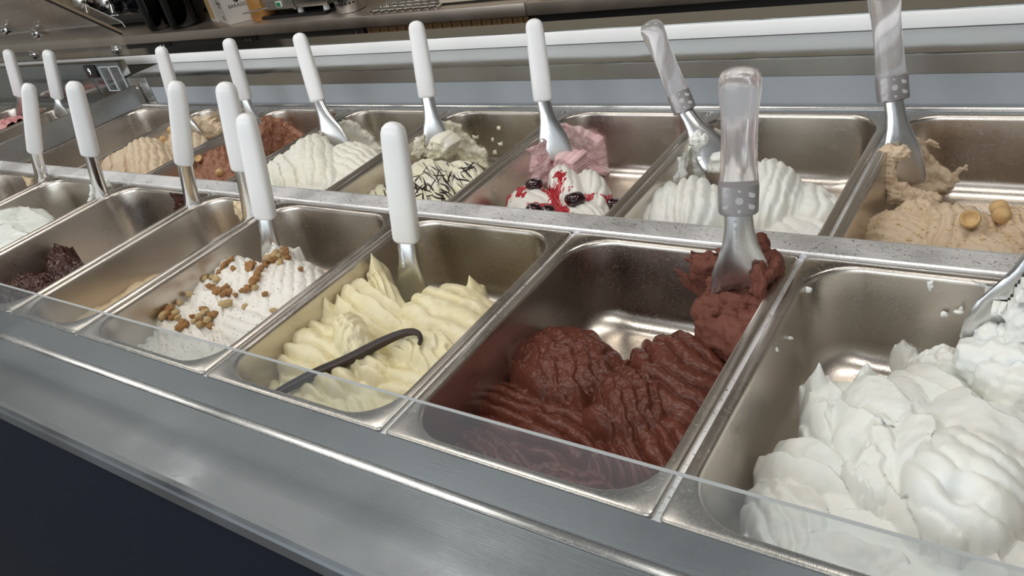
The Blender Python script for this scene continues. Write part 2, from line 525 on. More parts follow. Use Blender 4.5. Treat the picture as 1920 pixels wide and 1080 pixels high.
# ------------------------------------------------------------------ gelato heaps
class Heap:
    def __init__(s, x0, x1, y0, y1, zrim, res=.0013):
        s.inset = .012
        s.x0, s.x1, s.y0, s.y1 = x0 + s.inset, x1 - s.inset, y0 + s.inset, y1 - s.inset
        s.zf = zrim - PAN_DEPTH
        s.nx = int((s.x1 - s.x0) / res) + 1; s.ny = int((s.y1 - s.y0) / res) + 1
        s.X, s.Y = np.meshgrid(np.linspace(s.x0, s.x1, s.nx), np.linspace(s.y0, s.y1, s.ny))
        s.H = np.full(s.X.shape, s.zf - .004)
        s.DX = np.zeros_like(s.H); s.DY = np.zeros_like(s.H)
        s.seed = 0

    def lobe(s, c, pu, pv, z, zt, ridge=None, zb=None, p=2.4, q=2.0, warp=.10, wscale=38., rough=0.0, rscale=160., k=.0015, tilt=(0, 0), th=.036):
        """one dollop: centre and two half axes given as photo pixels on the plane z"""
        s.seed += 1
        C = atz(*c, z)[:2]; U = atz(*pu, z)[:2] - C; V = atz(*pv, z)[:2] - C
        A = np.linalg.inv(np.array([U, V]).T)
        sd = s.seed * 3.7
        wx = fbm(s.X * wscale + sd, s.Y * wscale - sd) * warp; wy = fbm(s.X * wscale - sd + 31, s.Y * wscale + sd + 11) * warp
        dx = s.X - C[0]; dy = s.Y - C[1]
        u = A[0, 0] * dx + A[0, 1] * dy + wx; v = A[1, 0] * dx + A[1, 1] * dy + wy
        r = np.sqrt(u * u + v * v)
        zb = zt - th if zb is None else zb
        sc = 0; vert = 0; lat = None
        if ridge:
            kind, n, ang, amp, curv, g = (list(ridge) + [.06])[:6]
            a = math.radians(ang)
            ca = u * math.cos(a) + v * math.sin(a); cb = -u * math.sin(a) + v * math.cos(a)
            ph = n * (ca + curv * cb * cb) + .35 * fbm(u * 2.2 + sd, v * 2.2) + s.seed * .37
            if kind == 'r':
                t = np.abs(np.sin(math.pi * ph)) ** .5
            elif kind == 's':
                f = ph - np.floor(ph); t = np.where(f < .74, .12 + .88 * (f / .74) ** .75, .12 + .88 * (1 - (f - .74) / .26) ** 1.3)
            else:   # 'w' scaly waves
                f = ph + .22 * np.sin(cb * 9 + 3 * fbm(u * 3, v * 3)); f = f - np.floor(f)
                t = np.where(f < .8, f / .8, (1 - f) / .2)
            amp *= 1.5; g *= 1.4; vert = amp * (t - 1); sc = g * (1 - t)
            W_ = U * math.cos(a) + V * math.sin(a); W_ = W_ / np.linalg.norm(W_)
            spc = np.linalg.norm(U * math.cos(a) + V * math.sin(a)) / n
            lat = (.10 * spc if kind == 's' else .0) * np.clip((t - .4) / .6, 0, 1) ** 1.5
        re = np.clip(r + sc, 0, None)
        prof = np.clip(1 - re ** p, 0, 1) ** (1 / q)
        h = zb + (zt - zb) * prof + vert * np.clip(prof * 1.6, 0, 1) + (tilt[0] * u + tilt[1] * v) * prof
        if rough: h = h + rough * fbm(s.X * rscale + sd, s.Y * rscale, 4) * np.clip(prof * 2, 0, 1)
        h = np.where(re < 1, h, s.zf - .02)
        if lat is not None:
            win = (h > s.H) * np.clip(prof * 2, 0, 1)
            s.DX = np.where(h > s.H, W_[0] * lat * win, s.DX); s.DY = np.where(h > s.H, W_[1] * lat * win, s.DY)
        else:
            s.DX = np.where(h > s.H, 0, s.DX); s.DY = np.where(h > s.H, 0, s.DY)
        m = np.maximum(s.H, h); d = np.abs(s.H - h)
        s.H = m + np.where(d < k, (k - d) ** 2 / (4 * k), 0) * (np.minimum(s.H, h) > s.zf)
        return s

    def base(s, fx0, fx1, fy0, fy1, zt, p=5, edge=.05, amp=.010):
        """broad mound filling a share of the pan (fractions of its width and length)"""
        u = (s.X - s.x0) / (s.x1 - s.x0); v = (s.Y - s.y0) / (s.y1 - s.y0)
        s.seed += 1
        u = u + fbm(s.X * 22 + s.seed, s.Y * 22) * edge; v = v + fbm(s.X * 22 - s.seed, s.Y * 22 + 5) * edge
        a = (u - (fx0 + fx1) / 2) / ((fx1 - fx0) / 2); b = (v - (fy0 + fy1) / 2) / ((fy1 - fy0) / 2)
        r = (np.abs(a) ** 3 + np.abs(b) ** 3) ** (1 / 3)
        pr = np.clip(1 - r ** p, 0, 1) ** .5
        h = s.zf - .004 + (zt - s.zf + .004) * pr + amp * fbm(s.X * 26 + 3 * s.seed, s.Y * 26) * pr
        s.H = np.maximum(s.H, np.where(r < 1, h, s.zf - .02))
        return s

    def tip(s, c, z, zt, r, lean=(0, 0)):
        P = atz(*c, z)
        dx = s.X - P[0]; dy = s.Y - P[1]; d = np.sqrt(dx * dx + dy * dy) / r
        s.seed += 1
        d = d * (1 + .5 * fbm(s.X * 90 + s.seed, s.Y * 90))
        h = z + (zt - z) * np.clip(1 - d, 0, 1) ** 1.4
        s.H = np.where(d < 1, np.maximum(s.H, h), s.H)
        return s

    def dent(s, c, z, depth, r):
        P = atz(*c, z)
        d2 = ((s.X - P[0]) ** 2 + (s.Y - P[1]) ** 2) / r ** 2
        s.H = np.where(s.H > s.zf, np.maximum(s.H - depth * np.exp(-d2 * 1.5), s.zf + .003), s.H)
        return s

    def noise(s, amp, scale, o=4):
        s.H = np.where(s.H > s.zf, s.H + amp * fbm(s.X * scale, s.Y * scale, o), s.H); return s

    def hz(s, x, y):
        i = (x - s.x0) / (s.x1 - s.x0) * (s.nx - 1); j = (y - s.y0) / (s.y1 - s.y0) * (s.ny - 1)
        i = int(min(max(i, 0), s.nx - 1)); j = int(min(max(j, 0), s.ny - 1))
        return s.H[j, i]

    def hit(s, px, py):
        d = ray(px, py); d = d / np.linalg.norm(d)
        t = (.06 - CAM_C[2]) / d[2]
        for _ in range(900):
            P = CAM_C + d * t
            if s.x0 <= P[0] <= s.x1 and s.y0 <= P[1] <= s.y1 and P[2] <= s.hz(P[0], P[1]): return P
            t += .0006
            if P[2] < s.zf - .01: break
        return None

    def build(s, label, mat, group='gelato in the pans', name='gelato'):
        keep = s.H > s.zf
        # a little sideways drift makes the folds lean
        V = np.stack([s.X + s.DX, s.Y + s.DY, np.maximum(s.H, s.zf - .002)], -1).reshape(-1, 3)
        idx = np.arange(s.nx * s.ny).reshape(s.ny, s.nx)
        a, b, c, d = idx[:-1, :-1], idx[:-1, 1:], idx[1:, 1:], idx[1:, :-1]
        k = keep[:-1, :-1] | keep[:-1, 1:] | keep[1:, 1:] | keep[1:, :-1]
        F = np.stack([a[k], b[k], c[k], d[k]], -1)
        used = np.unique(F); rem = np.full(len(V), -1); rem[used] = np.arange(len(used))
        V = V[used]; F = rem[F]
        org = np.array([(s.x0 + s.x1) / 2, (s.y0 + s.y1) / 2, s.zf])
        me = bpy.data.meshes.new(name)
        me.vertices.add(len(V)); me.vertices.foreach_set('co', (V - org).astype(np.float32).ravel())
        me.loops.add(len(F) * 4); me.loops.foreach_set('vertex_index', F.astype(np.int32).ravel())
        me.polygons.add(len(F)); me.polygons.foreach_set('loop_start', np.arange(0, len(F) * 4, 4, dtype=np.int32))
        me.update(calc_edges=True); me.validate()
        me.shade_smooth()
        me.materials.append(mat)
        o = bpy.data.objects.new(name, me); o.location = org; COL.objects.link(o)
        tag(o, label, 'gelato', group)
        s.obj = o
        return o


def heap_front(i, res=.0013): return Heap(FX[i] + G, FX[i + 1] - G, FY0, FY1, 0.0, res)
def heap_back(i, res=.0014): return Heap(BX[i] + G, BX[i + 1] - G, BY0, BY1, BZ, res)


M_VAN = gelato_mat('vanilla_gelato', (.77, .69, .43), (.81, .75, .53), .45, .25, .18, 300)
M_CHOC = gelato_mat('chocolate_gelato', (.112, .033, .021), (.142, .043, .028), .26, .0, .30, 420, .30)
M_CHOC_DRY = gelato_mat('chocolate_scoop', (.150, .054, .037), (.180, .066, .047), .6, .0, .9, 330, .2)
M_WHITE = gelato_mat('white_gelato', (.84, .865, .85), (.85, .855, .80), .45, .3, .2, 240)
M_NUTW = gelato_mat('walnut_cream', (.84, .82, .77), (.82, .79, .72), .5, .25, .2, 240, speck=(.08, .035, .015), speck_amt=.25, speck_scale=260)
M_DARK = gelato_mat('dark_chocolate_gelato', (.038, .010, .007), (.055, .016, .010), .18, .0, .5, 260, .4)
M_BEIGE = gelato_mat('beige_gelato', (.72, .57, .36), (.75, .61, .41), .45, .1, .15, 200)
M_MINT = gelato_mat('smooth_white_gelato', (.80, .84, .80), (.82, .85, .81), .35, .35, .12, 160)
M_HAZ = gelato_mat('hazelnut_gelato', (.70, .56, .40), (.74, .61, .45), .5, .2, .15, 260)
M_CHZ = gelato_mat('milk_chocolate_gelato', (.30, .135, .08), (.34, .16, .10), .55, .05, .5, 240)
M_CREAM = gelato_mat('cream_gelato', (.86, .86, .74), (.88, .88, .80), .45, .3, .12, 240)
M_STRA = gelato_mat('stracciatella_gelato', (.86, .83, .74), (.86, .83, .62), .45, .3, .15, 240, speck=(.05, .03, .02), speck_amt=.10, speck_scale=260)
M_CHERRY = gelato_mat('cherry_gelato', (.85, .83, .78), (.86, .85, .80), .42, .3, .12, 240)
M_PINK = gelato_mat('pink_gelato', (.83, .53, .55), (.86, .66, .66), .55, .2, .4, 260)
M_PRAL = gelato_mat('praline_gelato', (.64, .49, .34), (.68, .55, .40), .55, .1, .35, 260, speck=(.62, .42, .15), speck_amt=.2, speck_scale=260)

# --- vanilla
hv = heap_front(5, .0010)
hv.base(.10, 1.02, -.10, .68, -.044)
hv.lobe((565, 735), (650, 775), (600, 685), -.050, -.040, ('r', 3.0, 20, .0045, .3, .09))
hv.lobe((660, 768), (770, 800), (690, 710), -.050, -.042, ('r', 3.6, 30, .005, .3, .09))
hv.lobe((750, 768), (820, 795), (775, 728), -.045, -.041, ('r', 4.0, -20, .004, .3, .08))
hv.lobe((780, 708), (885, 738), (808, 652), -.035, -.026, ('r', 2.7, 86, .0050, .1, .09))
hv.lobe((598, 655), (695, 690), (630, 585), -.032, -.018, ('r', 3.0, 84, .0055, .05, .10))
hv.lobe((835, 590), (935, 615), (872, 525), -.02, -.004, ('r', 2.9, 80, .0040, -.25, .07))
hv.lobe((690, 570), (775, 600), (712, 520), -.02, -.006, ('s', 2.6, 70, .004, -.2, .07))
hv.lobe((800, 640), (890, 655), (812, 598), -.018, -.007, ('w', 3.6, 25, .0022, .3, .03))
hv.lobe((700, 680), (740, 692), (712, 650), -.028, -.020, ('r', 2.2, 84, .004, .05, .08))
hv.lobe((655, 617), (690, 600), (674, 656), -.010, .003, ('w', 3, 80, .0022, .2, .03), p=2.0)
hv.lobe((715, 535), (752, 555), (716, 500), -.015, -.004, ('s', 2.4, 30, .003, .2), p=2)
hv.tip((708, 510), -.02, .008, .014)
hv.tip((888, 546), -.02, .002, .012)
hv.tip((620, 585), -.03, -.008, .014)
hv.noise(.0008, 130)
hv.build('pale yellow vanilla gelato in ridged folds under the vanilla pod', M_VAN)

# --- chocolate
hc = heap_front(6, .0010)
hc.base(.07, 1.03, -.10, .58, -.070)
hc.lobe((905, 850), (1020, 905), (935, 795), -.065, -.058, ('r', 3.5, 60, .004, .6, .06), rough=.006, rscale=70)
hc.lobe((1060, 905), (1220, 940), (1110, 850), -.060, -.054, ('r', 3.5, 100, .004, .4, .06), rough=.006, rscale=70)
hc.lobe((955, 765), (1070, 800), (985, 712), -.060, -.048, ('r', 3.0, 85, .0060, .1, .08))
hc.lobe((1060, 805), (1170, 850), (1095, 742), -.055, -.042, ('r', 3.0, 80, .0060, .1, .08))
hc.lobe((1235, 830), (1345, 865), (1268, 765), -.050, -.038, ('r', 3.2, 50, .0055, .2, .08))
hc.lobe((1160, 858), (1235, 895), (1185, 815), -.052, -.044, ('r', 3.0, 40, .004, .2, .08))
hc.lobe((1060, 680), (1175, 722), (1105, 612), -.048, -.030, ('w', 3.2, 60, .0018, .2, .03), rough=.0025)
hc.lobe((1260, 705), (1375, 745), (1305, 618), -.044, -.026, ('r', 3.4, 75, .0042, -.35, .08))
hc.lobe((1180, 745), (1258, 775), (1222, 682), -.036, -.022, ('w', 3.5, 55, .0022, .2, .03), rough=.003)
hc.lobe((1128, 778), (1175, 795), (1140, 752), -.035, -.026, ('s', 1.5, 65, .002, .2, .02), rough=.002)
hc.lobe((1010, 712), (1050, 735), (1025, 685), -.045, -.034, ('s', 1.5, 65, .002, .2, .02), rough=.002)
hc.tip((1090, 757), -.04, -.016, .011)
hc.dent((1090, 885), -.055, .008, .010)
hc.noise(.0010, 160)
hc.build('brown chocolate gelato piled in thick ridged folds', M_CHOC)

# --- white folds, front right
hw = heap_front(7, .0010)
hw.base(.13, 1.05, -.10, .64, -.052)
hw.lobe((1490, 965), (1600, 1030), (1530, 885), -.060, -.050, ('r', 3, 50, .0035, .3, .06), rough=.004, rscale=60)
hw.lobe((1640, 1015), (1800, 1065), (1690, 935), -.050, -.043, ('s', 1.8, 80, .005, .2, .06), rough=.003, rscale=60)
hw.lobe((1870, 1020), (2000, 1080), (1905, 960), -.040, -.030, ('s', 1.8, 70, .005, .2, .06))
hw.lobe((1520, 885), (1640, 930), (1560, 815), -.052, -.038, ('s', 1.9, 84, .0085, .05, .12))
hw.lobe((1560, 770), (1625, 805), (1580, 695), -.048, -.034, ('s', 1.6, 50, .005, .3, .07))
hw.lobe((1790, 700), (1890, 745), (1815, 660), -.055, -.042, None, rough=.010, rscale=70)
hw.lobe((1750, 745), (1880, 800), (1800, 688), -.048, -.034, ('s', 2.2, 75, .005, -.2, .07))
hw.lobe((1655, 780), (1765, 830), (1705, 695), -.036, -.020, ('s', 1.6, 78, .005, -.3, .06))
hw.lobe((1650, 830), (1720, 870), (1690, 755), -.030, -.020, ('w', 2.6, 70, .0022, .3, .03))
hw.lobe((1810, 850), (1990, 930), (1880, 725), -.028, -.006, ('s', 1.5, 75, .006, -.35, .06), th=.045)
hw.lobe((1815, 890), (1945, 945), (1860, 800), -.015, .002, ('r', 2.8, 78, .0025, -.4, .04))
hw.lobe((1640, 890), (1695, 930), (1660, 850), -.035, -.026, ('w', 2, 75, .002, .3, .03))
hw.lobe((1700, 955), (1790, 985), (1725, 925), -.045, -.036, ('s', 1.5, 85, .004, .1, .05))
hw.lobe((1700, 655), (1742, 672), (1712, 628), -.085, -.074, None, rough=.010, rscale=100, zb=-.11)
hw.tip((1537, 735), -.05, -.016, .013); hw.tip((1625, 720), -.05, -.026, .013)
hw.dent((1600, 848), -.04, .014, .012); hw.dent((1795, 985), -.04, .014, .012)
hw.noise(.0008, 110)
hw.build('large white gelato heap in broad soft folds, front right', M_WHITE)

# --- walnut cream
hn = heap_front(4, .0011)
hn.base(.08, 1.02, -.10, .72, -.048)
hn.lobe((265, 645), (330, 672), (290, 600), -.060, -.052, ('r', 3, 10, .003, .2, .06), rough=.004)
hn.lobe((335, 645), (410, 680), (355, 605), -.055, -.048, ('r', 4, 10, .004, .2, .07))
hn.lobe((415, 630), (475, 668), (430, 590), -.050, -.042, ('s', 2.5, 20, .004, .2, .06))
hn.lobe((330, 595), (410, 628), (360, 552), -.050, -.036, ('w', 2.5, 60, .002, .2, .04))
hn.lobe((405, 560), (485, 600), (430, 512), -.038, -.026, ('w', 3, 60, .002, .2, .04))
hn.lobe((480, 605), (575, 635), (515, 560), -.040, -.028, ('r', 2.8, 80, .003, -.2, .05))
hn.lobe((505, 565), (585, 590), (530, 528), -.036, -.022, ('r', 5, 30, .002, .3, .05))
hn.lobe((460, 520), (540, 555), (482, 478), -.028, -.016, ('r', 4, 20, .002, .3, .04))
hn.lobe((550, 535), (628, 560), (565, 475), -.028, -.014, ('r', 4.0, 10, .0025, .25, .04))
hn.tip((522, 478), -.03, -.008, .022)
hn.noise(.0008, 130)
hn.build('off white gelato strewn with walnut pieces and brown specks', M_NUTW)

# --- thin beige layer
hb = heap_front(3)
hb.base(-.1, 1.1, -.2, .57, -.058, p=6, edge=.10, amp=.010)
hb.lobe((250, 548), (310, 500), (275, 568), -.052, -.050, ('r', 1.6, 40, .002, .3), p=2.2, th=.02)
hb.lobe((170, 590), (230, 560), (190, 615), -.052, -.050, ('r', 1.4, 60, .002, .3), p=2.4, th=.02)
hb.build('thin beige remnant spread along the narrow pan', M_BEIGE)

# --- dark chocolate
hd = heap_front(2)
hd.base(.10, 1.0, -.2, .46, -.066, amp=.016)
hd.lobe((60, 535), (150, 525), (85, 575), -.045, -.038, ('r', 2.0, 70, .004, .3), p=2.4, rough=.004)
hd.lobe((122, 497), (170, 508), (132, 470), -.030, -.024, None, rough=.012, rscale=80, p=1.8)
hd.lobe((20, 545), (100, 562), (45, 520), -.045, -.038, ('s', 1.6, 80, .004, .3), p=2.4, rough=.003)
hd.tip((112, 474), -.03, -.012, .018)
hd.noise(.003, 90)
hd.build('glossy dark chocolate remnant in the near empty pan', M_DARK)

# --- smooth white at the left edge
hm = heap_front(1)
hm.base(.3, 1.0, -.1, .62, -.045, amp=.02)
hm.lobe((-10, 420), (100, 425), (15, 362), -.028, -.014, ('s', 1.6, 60, .003, .2, .04), p=2.6)
hm.lobe((-60, 400), (45, 402), (-40, 358), -.015, -.002, None, p=2.6)
hm.lobe((-30, 450), (70, 475), (0, 415), -.042, -.030, ('s', 2, 70, .003, .2, .04), p=2.6)
hm.noise(.001, 60)
hm.build('smooth pale white gelato mound cut by the left picture edge', M_MINT)

# --- rear row
q = heap_back(1)
q.base(.1, 1.0, -.1, .60, -.068)
q.lobe((265, 285), (318, 308), (288, 245), -.035, -.020, ('r', 4.0, 35, .003, .3, .05), th=.05)
q.lobe((220, 300), (268, 332), (242, 258), -.038, -.024, ('s', 2.2, 20, .003, .3, .05), th=.05)
q.lobe((330, 270), (390, 290), (355, 232), -.058, -.050, ('r', 5, 20, .003, .2, .05))
q.lobe((325, 245), (352, 265), (335, 226), -.05, -.040, ('r', 3.2, 20, .003, .2, .05))
q.noise(.0007, 110)
q.build('beige hazelnut gelato in smooth swirls with whole hazelnuts', M_HAZ)
HAZ = q

q = heap_back(2)
q.base(.05, 1.0, -.1, .50, -.072, amp=.016)
q.lobe((400, 290), (445, 315), (422, 260), -.05, -.038, ('r', 4, 20, .004, .6, .07), rough=.006, rscale=90)
q.lobe((400, 322), (465, 345), (430, 298), -.06, -.052, ('r', 3, 40, .003, .6, .07), rough=.005, rscale=90)
q.noise(.0012, 200)
q.build('light brown chocolate gelato with hazelnuts, rear row', M_CHZ)
CHZ = q

q = heap_back(3)
q.base(.05, 1.02, -.1, .66, -.052)
q.lobe((560, 338), (630, 352), (580, 308), -.048, -.038, ('r', 3.2, 85, .003, -.2, .05))
q.lobe((655, 335), (710, 350), (680, 305), -.048, -.038, ('r', 7, 85, .0008, .1, .01))
q.lobe((530, 305), (590, 330), (555, 268), -.036, -.024, ('s', 2.5, 60, .003, .3, .04))
q.lobe((655, 295), (712, 308), (680, 260), -.038, -.026, ('r', 4.0, 75, .002, -.2, .04))
q.lobe((580, 285), (635, 315), (602, 245), -.032, -.018, ('r', 3.2, 30, .002, .3, .04))
q.noise(.0006, 110)
q.build('creamy white gelato in smooth swirls, rear row, without topping', M_CREAM)

q = heap_back(4)
q.base(.10, 1.02, -.1, .60, -.062)
q.lobe((815, 377), (890, 390), (838, 342), -.055, -.046, ('r', 2.4, 80, .003, .1, .05))
q.lobe((725, 365), (780, 380), (745, 338), -.065, -.056, ('r', 3, 20, .003, .1, .05))
q.lobe((800, 335), (860, 355), (828, 290), -.042, -.030, ('s', 2.5, 60, .003, .3, .04))
q.lobe((870, 330), (920, 345), (885, 295), -.048, -.036, ('r', 2.4, 60, .003, .3, .04))
q.noise(.0008, 120)
q.build('white gelato drizzled with thin dark chocolate lines', M_STRA)
STR = q

q = heap_back(5)
q.base(.10, 1.0, -.1, .50, -.072)
q.lobe((1000, 378), (1060, 405), (1025, 340), -.045, -.034, ('r', 2.4, 80, .002, .2, .04), th=.045)
q.lobe((1060, 340), (1100, 362), (1068, 308), -.036, -.020, ('r', 2.4, 10, .002, .3, .05), th=.045)
q.lobe((1108, 345), (1145, 365), (1120, 312), -.042, -.030, ('r', 3.2, 10, .002, .3, .05), th=.045)
q.lobe((1090, 392), (1150, 410), (1110, 368), -.048, -.038, ('r', 3, 80, .002, .2, .04), th=.045)
q.noise(.0006, 110)
q.build('white gelato with red cherry sauce and dark cherries', M_CHERRY)
CHR = q
q = heap_back(6)
q.base(.04, 1.0, -.1, .62, -.062)
q.lobe((1360, 425), (1440, 450), (1380, 398), -.068, -.060, ('s', 2, 60, .002, -.3, .04))
q.lobe((1250, 384), (1312, 420), (1272, 334), -.053, -.038, ('r', 2.4, 20, .003, .1, .05))
q.lobe((1475, 415), (1575, 445), (1510, 375), -.052, -.042, ('r', 2.8, 60, .002, -.3, .04))
q.lobe((1505, 375), (1590, 395), (1530, 338), -.046, -.034, ('r', 3.2, 15, .003, .3, .05))
q.lobe((1440, 342), (1510, 350), (1458, 288), -.028, -.012, ('r', 4.0, 0, .003, .2, .06), th=.05)
q.lobe((1300, 372), (1368, 388), (1322, 318), -.036, -.022, ('r', 3.2, 10, .0045, .1, .08), th=.05)
q.noise(.0006, 110)
q.build('pure white gelato in overlapping petal folds, rear row', M_WHITE)

q = heap_back(7)
q.base(.08, 1.02, -.1, .52, -.070, amp=.014)
q.lobe((1690, 425), (1775, 448), (1710, 388), -.065, -.056, ('r', 4, 85, .003, .1, .05), rough=.002)
q.lobe((1795, 412), (1885, 435), (1825, 372), -.055, -.046, ('r', 3.2, 20, .003, .2, .05), rough=.001)
q.lobe((1855, 458), (1950, 485), (1885, 420), -.058, -.052, ('s', 2.5, 70, .003, .2, .05), rough=.002)
q.lobe((1905, 412), (1960, 435), (1920, 378), -.058, -.050, ('r', 3.2, 70, .003, .2, .05), rough=.004)
q.lobe((1720, 388), (1780, 378), (1725, 365), -.065, -.056, None, rough=.005, p=2)
q.noise(.0012, 140)
q.build('tan praline gelato with nut crumbs, rear right', M_PRAL)
PRA = q


# ------------------------------------------------------------------ spatulas
def oval_ring(c, a, b, w, t, n=20, sq=2.6):
    out = []
    for k in range(n):
        th = 2 * math.pi * k / n
        cs, sn = math.cos(th), math.sin(th)
        out.append(c + a * (w * math.copysign(abs(cs) ** (2 / sq), cs)) + b * (t * math.copysign(abs(sn) ** (2 / sq), sn)))
    return out


def spatula(tip, joint, top, label, clear=False, facing=(0, -1, 0.2), bw=.024, sw=.0112, hw=.0155, ht=.0105, group='spatulas standing in the gelato pans'):
    tip, joint, top = Vector(tip), Vector(joint), Vector(top)
    root = empty('gelato_spatula', tip)
    tag(root, label, 'spatula', group)
    ax = (top - joint).normalized()
    n = Vector(facing); n = (n - ax * n.dot(ax)).normalized()
    side = ax.cross(n).normalized()
    # blade: shaft widening to a flat paddle
    d = joint - tip; Lb = d.length
    bm = bmesh.new(); rings = []
    prof = [(0, .88, .0012), (.05, .98, .0016), (.2, 1.0, .0022), (.40, .86, .0034), (.56, .50, .0048), (.70, .20, .0058), (.84, .05, .0064), (1.0, 0, .0066), (1.03, 0, .0066)]
    for f, w, t in prof:
        c = tip + d * f - n * (.006 * (1 - f) * (1 - f))
        rings.append(oval_ring(c, side, n, sw + (bw - sw) * w, t, 20, 2.3))
    loft(bm, rings)
    part_of(bm_obj('blade', bm, M_BLADE), root)
    H = (top - joint).length
    bm = bmesh.new(); rings = []
    if not clear:
        pr = [(0, .80, .78), (.012, .93, .92), (.035, 1.0, 1.0), (.3, .99, 1.0), (.6, .95, .98), (.86, .90, .95), (.92, .86, .93), (.96, .74, .82), (.985, .52, .6), (1.0, .22, .25)]
        for f, w, t in pr:
            rings.append(oval_ring(joint + ax * (H * f), side, n, hw * w, ht * t, 24, 3.0))
        loft(bm, rings)
        part_of(bm_obj('handle', bm, M_WHITEPL, angle=60), root)
    else:
        pr = [(.0, .96, 1.0), (.01, 1.0, 1.05), (.19, 1.0, 1.05), (.22, .97, 1.0), (.30, .90, .95), (.5, .86, .92), (.7, .88, .95), (.84, .98, 1.05), (.92, 1.0, 1.05), (.97, .84, .85), (.99, .55, .55), (1.0, .2, .2)]
        for f, w, t in pr:
            rings.append(oval_ring(joint + ax * (H * f), side, n, hw * w, ht * t, 24, 2.4))
        loft(bm, rings)
        hd_ = part_of(bm_obj('handle', bm, M_CLEARPL, angle=60), root)
        # steel tang inside the clear grip, with its punched slots filled by plastic
        bm = bmesh.new()
        rings = [oval_ring(joint + ax * (H * f), side, n, hw * w, ht * .78, 24, 2.6) for f, w in ((-.01, .62), (.004, .90), (.02, .93), (.19, .93), (.205, .86))]
        loft(bm, rings)
        tg = part_of(bm_obj('tang', bm, M_TANG), root)
        for (sx, sz, rot, L_, r_) in ((0, .11, 0, .0, .0034), (.52, .15, -25, .0046, .0021), (.52, .065, -25, .0046, .0021), (-.62, .15, 25, .0030, .0018), (-.62, .065, 25, .0030, .0018), (0, .035, 0, 0, .0016), (0, .18, 0, 0, .0012)):
            bm = bmesh.new()
            c = joint + ax * (H * sz) + side * (hw * sx) + n * (ht * (.80 - .22 * abs(sx)))
            u = (side * math.cos(math.radians(rot)) + ax * math.sin(math.radians(rot))); w = n.cross(u)
            pts = []
            for k in range(16):
                th = 2 * math.pi * k / 16
                off = L_ * (1 if math.cos(th) > 0 else -1) * .5
                pts.append(c + u * (off + r_ * math.cos(th)) + w * (r_ * math.sin(th)))
            loft(bm, [[p - n * .001 for p in pts], [p + n * .0006 for p in pts]])
            o = bm_obj('slot', bm, M_WHITEPL)
            o.parent = tg
    return root


def sp(tip, ytip, joint, yj, top, yt, label, **k):
    return spatula(aty(*tip, ytip), aty(*joint, yj), aty(*top, yt), label, **k)


def sp0(cross, joint, top, label, dy=(.010, .018), drop=(-.010, -.006, -.088), **k):
    """spatula that dips behind the pan rim where the photo shows it crossing the rim level"""
    c = atz(*cross, 0.0)
    return spatula(c + np.array(drop), aty(*joint, c[1] + dy[0]), aty(*top, c[1] + dy[1]), label, **k)


SPV = sp((778, 600), -.115, (763, 452), -.085, (735, 229), -.070, 'white handled spatula standing in the yellow vanilla gelato', hw=.0165, bw=.022, sw=.0120, facing=(.35, -1, .25))
SPC = sp((1396, 590), -.068, (1384, 396), -.050, (1388, 125), -.035, 'clear handled spatula stuck in the chocolate lump', clear=True, hw=.0180, ht=.0130, bw=.030, sw=.0125, facing=(.45, -1, .2))
sp((518, 530), -.110, (498, 408), -.085, (459, 213), -.070, 'white handled spatula standing in the walnut gelato', facing=(.5, -1, .25), bw=.018)
sp0((462, 405), (455, 318), (421, 154), 'white handled spatula in the narrow beige pan, behind the walnut one', facing=(.7, -1, .25), bw=.015)
sp0((350, 383), (346, 306), (330, 153), 'white handled spatula in the near empty dark chocolate pan', facing=(.8, -.7, .25), bw=.014, hw=.0145)
sp0((180, 368), (170, 290), (137, 153), 'white handled spatula smeared with white in the pan left of the dark chocolate', facing=(.8, -.8, .25), bw=.014, hw=.0150)
sp0((66, 335), (66, 284), (53, 158), 'leftmost white handled spatula of the front row', facing=(.9, -.5, .25), bw=.014, hw=.0140)
sp((1893, 650), -.070, (1968, 440), -.05, (1995, 210), -.03, 'steel spatula blade caked in white at the right edge', clear=True, facing=(.2, -1, .3), bw=.036)
# rear row
SPK = dict(facing=(.6, -1, .2))
sp((1702, 350) , .300, (1675, 187), .330, (1655, -35), .362, 'clear handled spatula in the tan praline gelato, rear right', clear=True, facing=(.5, -1, .2), hw=.0185, ht=.013)
sp((1350, 310), .302, (1285, 208), .330, (1217, 40), .362, 'clear handled spatula leaning left in the rear white gelato', clear=True, facing=(.6, -1, .2), hw=.0165, ht=.012)
sp((1048, 300), .300, (1019, 190), .330, (1000, 35), .366, 'white handled spatula in the pink cherry gelato', **SPK)
sp((825, 300), .300, (802, 183), .330, (779, 39), .366, 'white handled spatula in the chocolate drizzled gelato', **SPK)
sp((635, 280), .300, (597, 190), .330, (559, 62), .366, 'white handled spatula in the plain creamy rear gelato', **SPK)
sp((494, 276), .345, (460, 186), .358, (427, 72), .366, 'white handled spatula in the rear light brown chocolate gelato', **SPK)
sp((362, 258), .345, (330, 192), .358, (300, 87), .366, 'white handled spatula in the beige hazelnut gelato', **SPK)


# ------------------------------------------------------------------ lumps, smears and toppings
def noise3(co, sc, sd):
    x, y, z = co[:, 0] * sc + sd, co[:, 1] * sc + sd * 1.7, co[:, 2] * sc - sd
    return (fbm(x, y, 4) + fbm(y + 7, z, 4) + fbm(z - 3, x + 5, 4)) / 1.7


def ico(sub):
    bm = bmesh.new(); bmesh.ops.create_icosphere(bm, subdivisions=sub, radius=1)
    V = np.array([v.co[:] for v in bm.verts]); F = [tuple(v.index for v in f.verts) for f in bm.faces]
    bm.free(); return V, F


ICO = {k: ico(k) for k in (2, 3, 4, 5)}


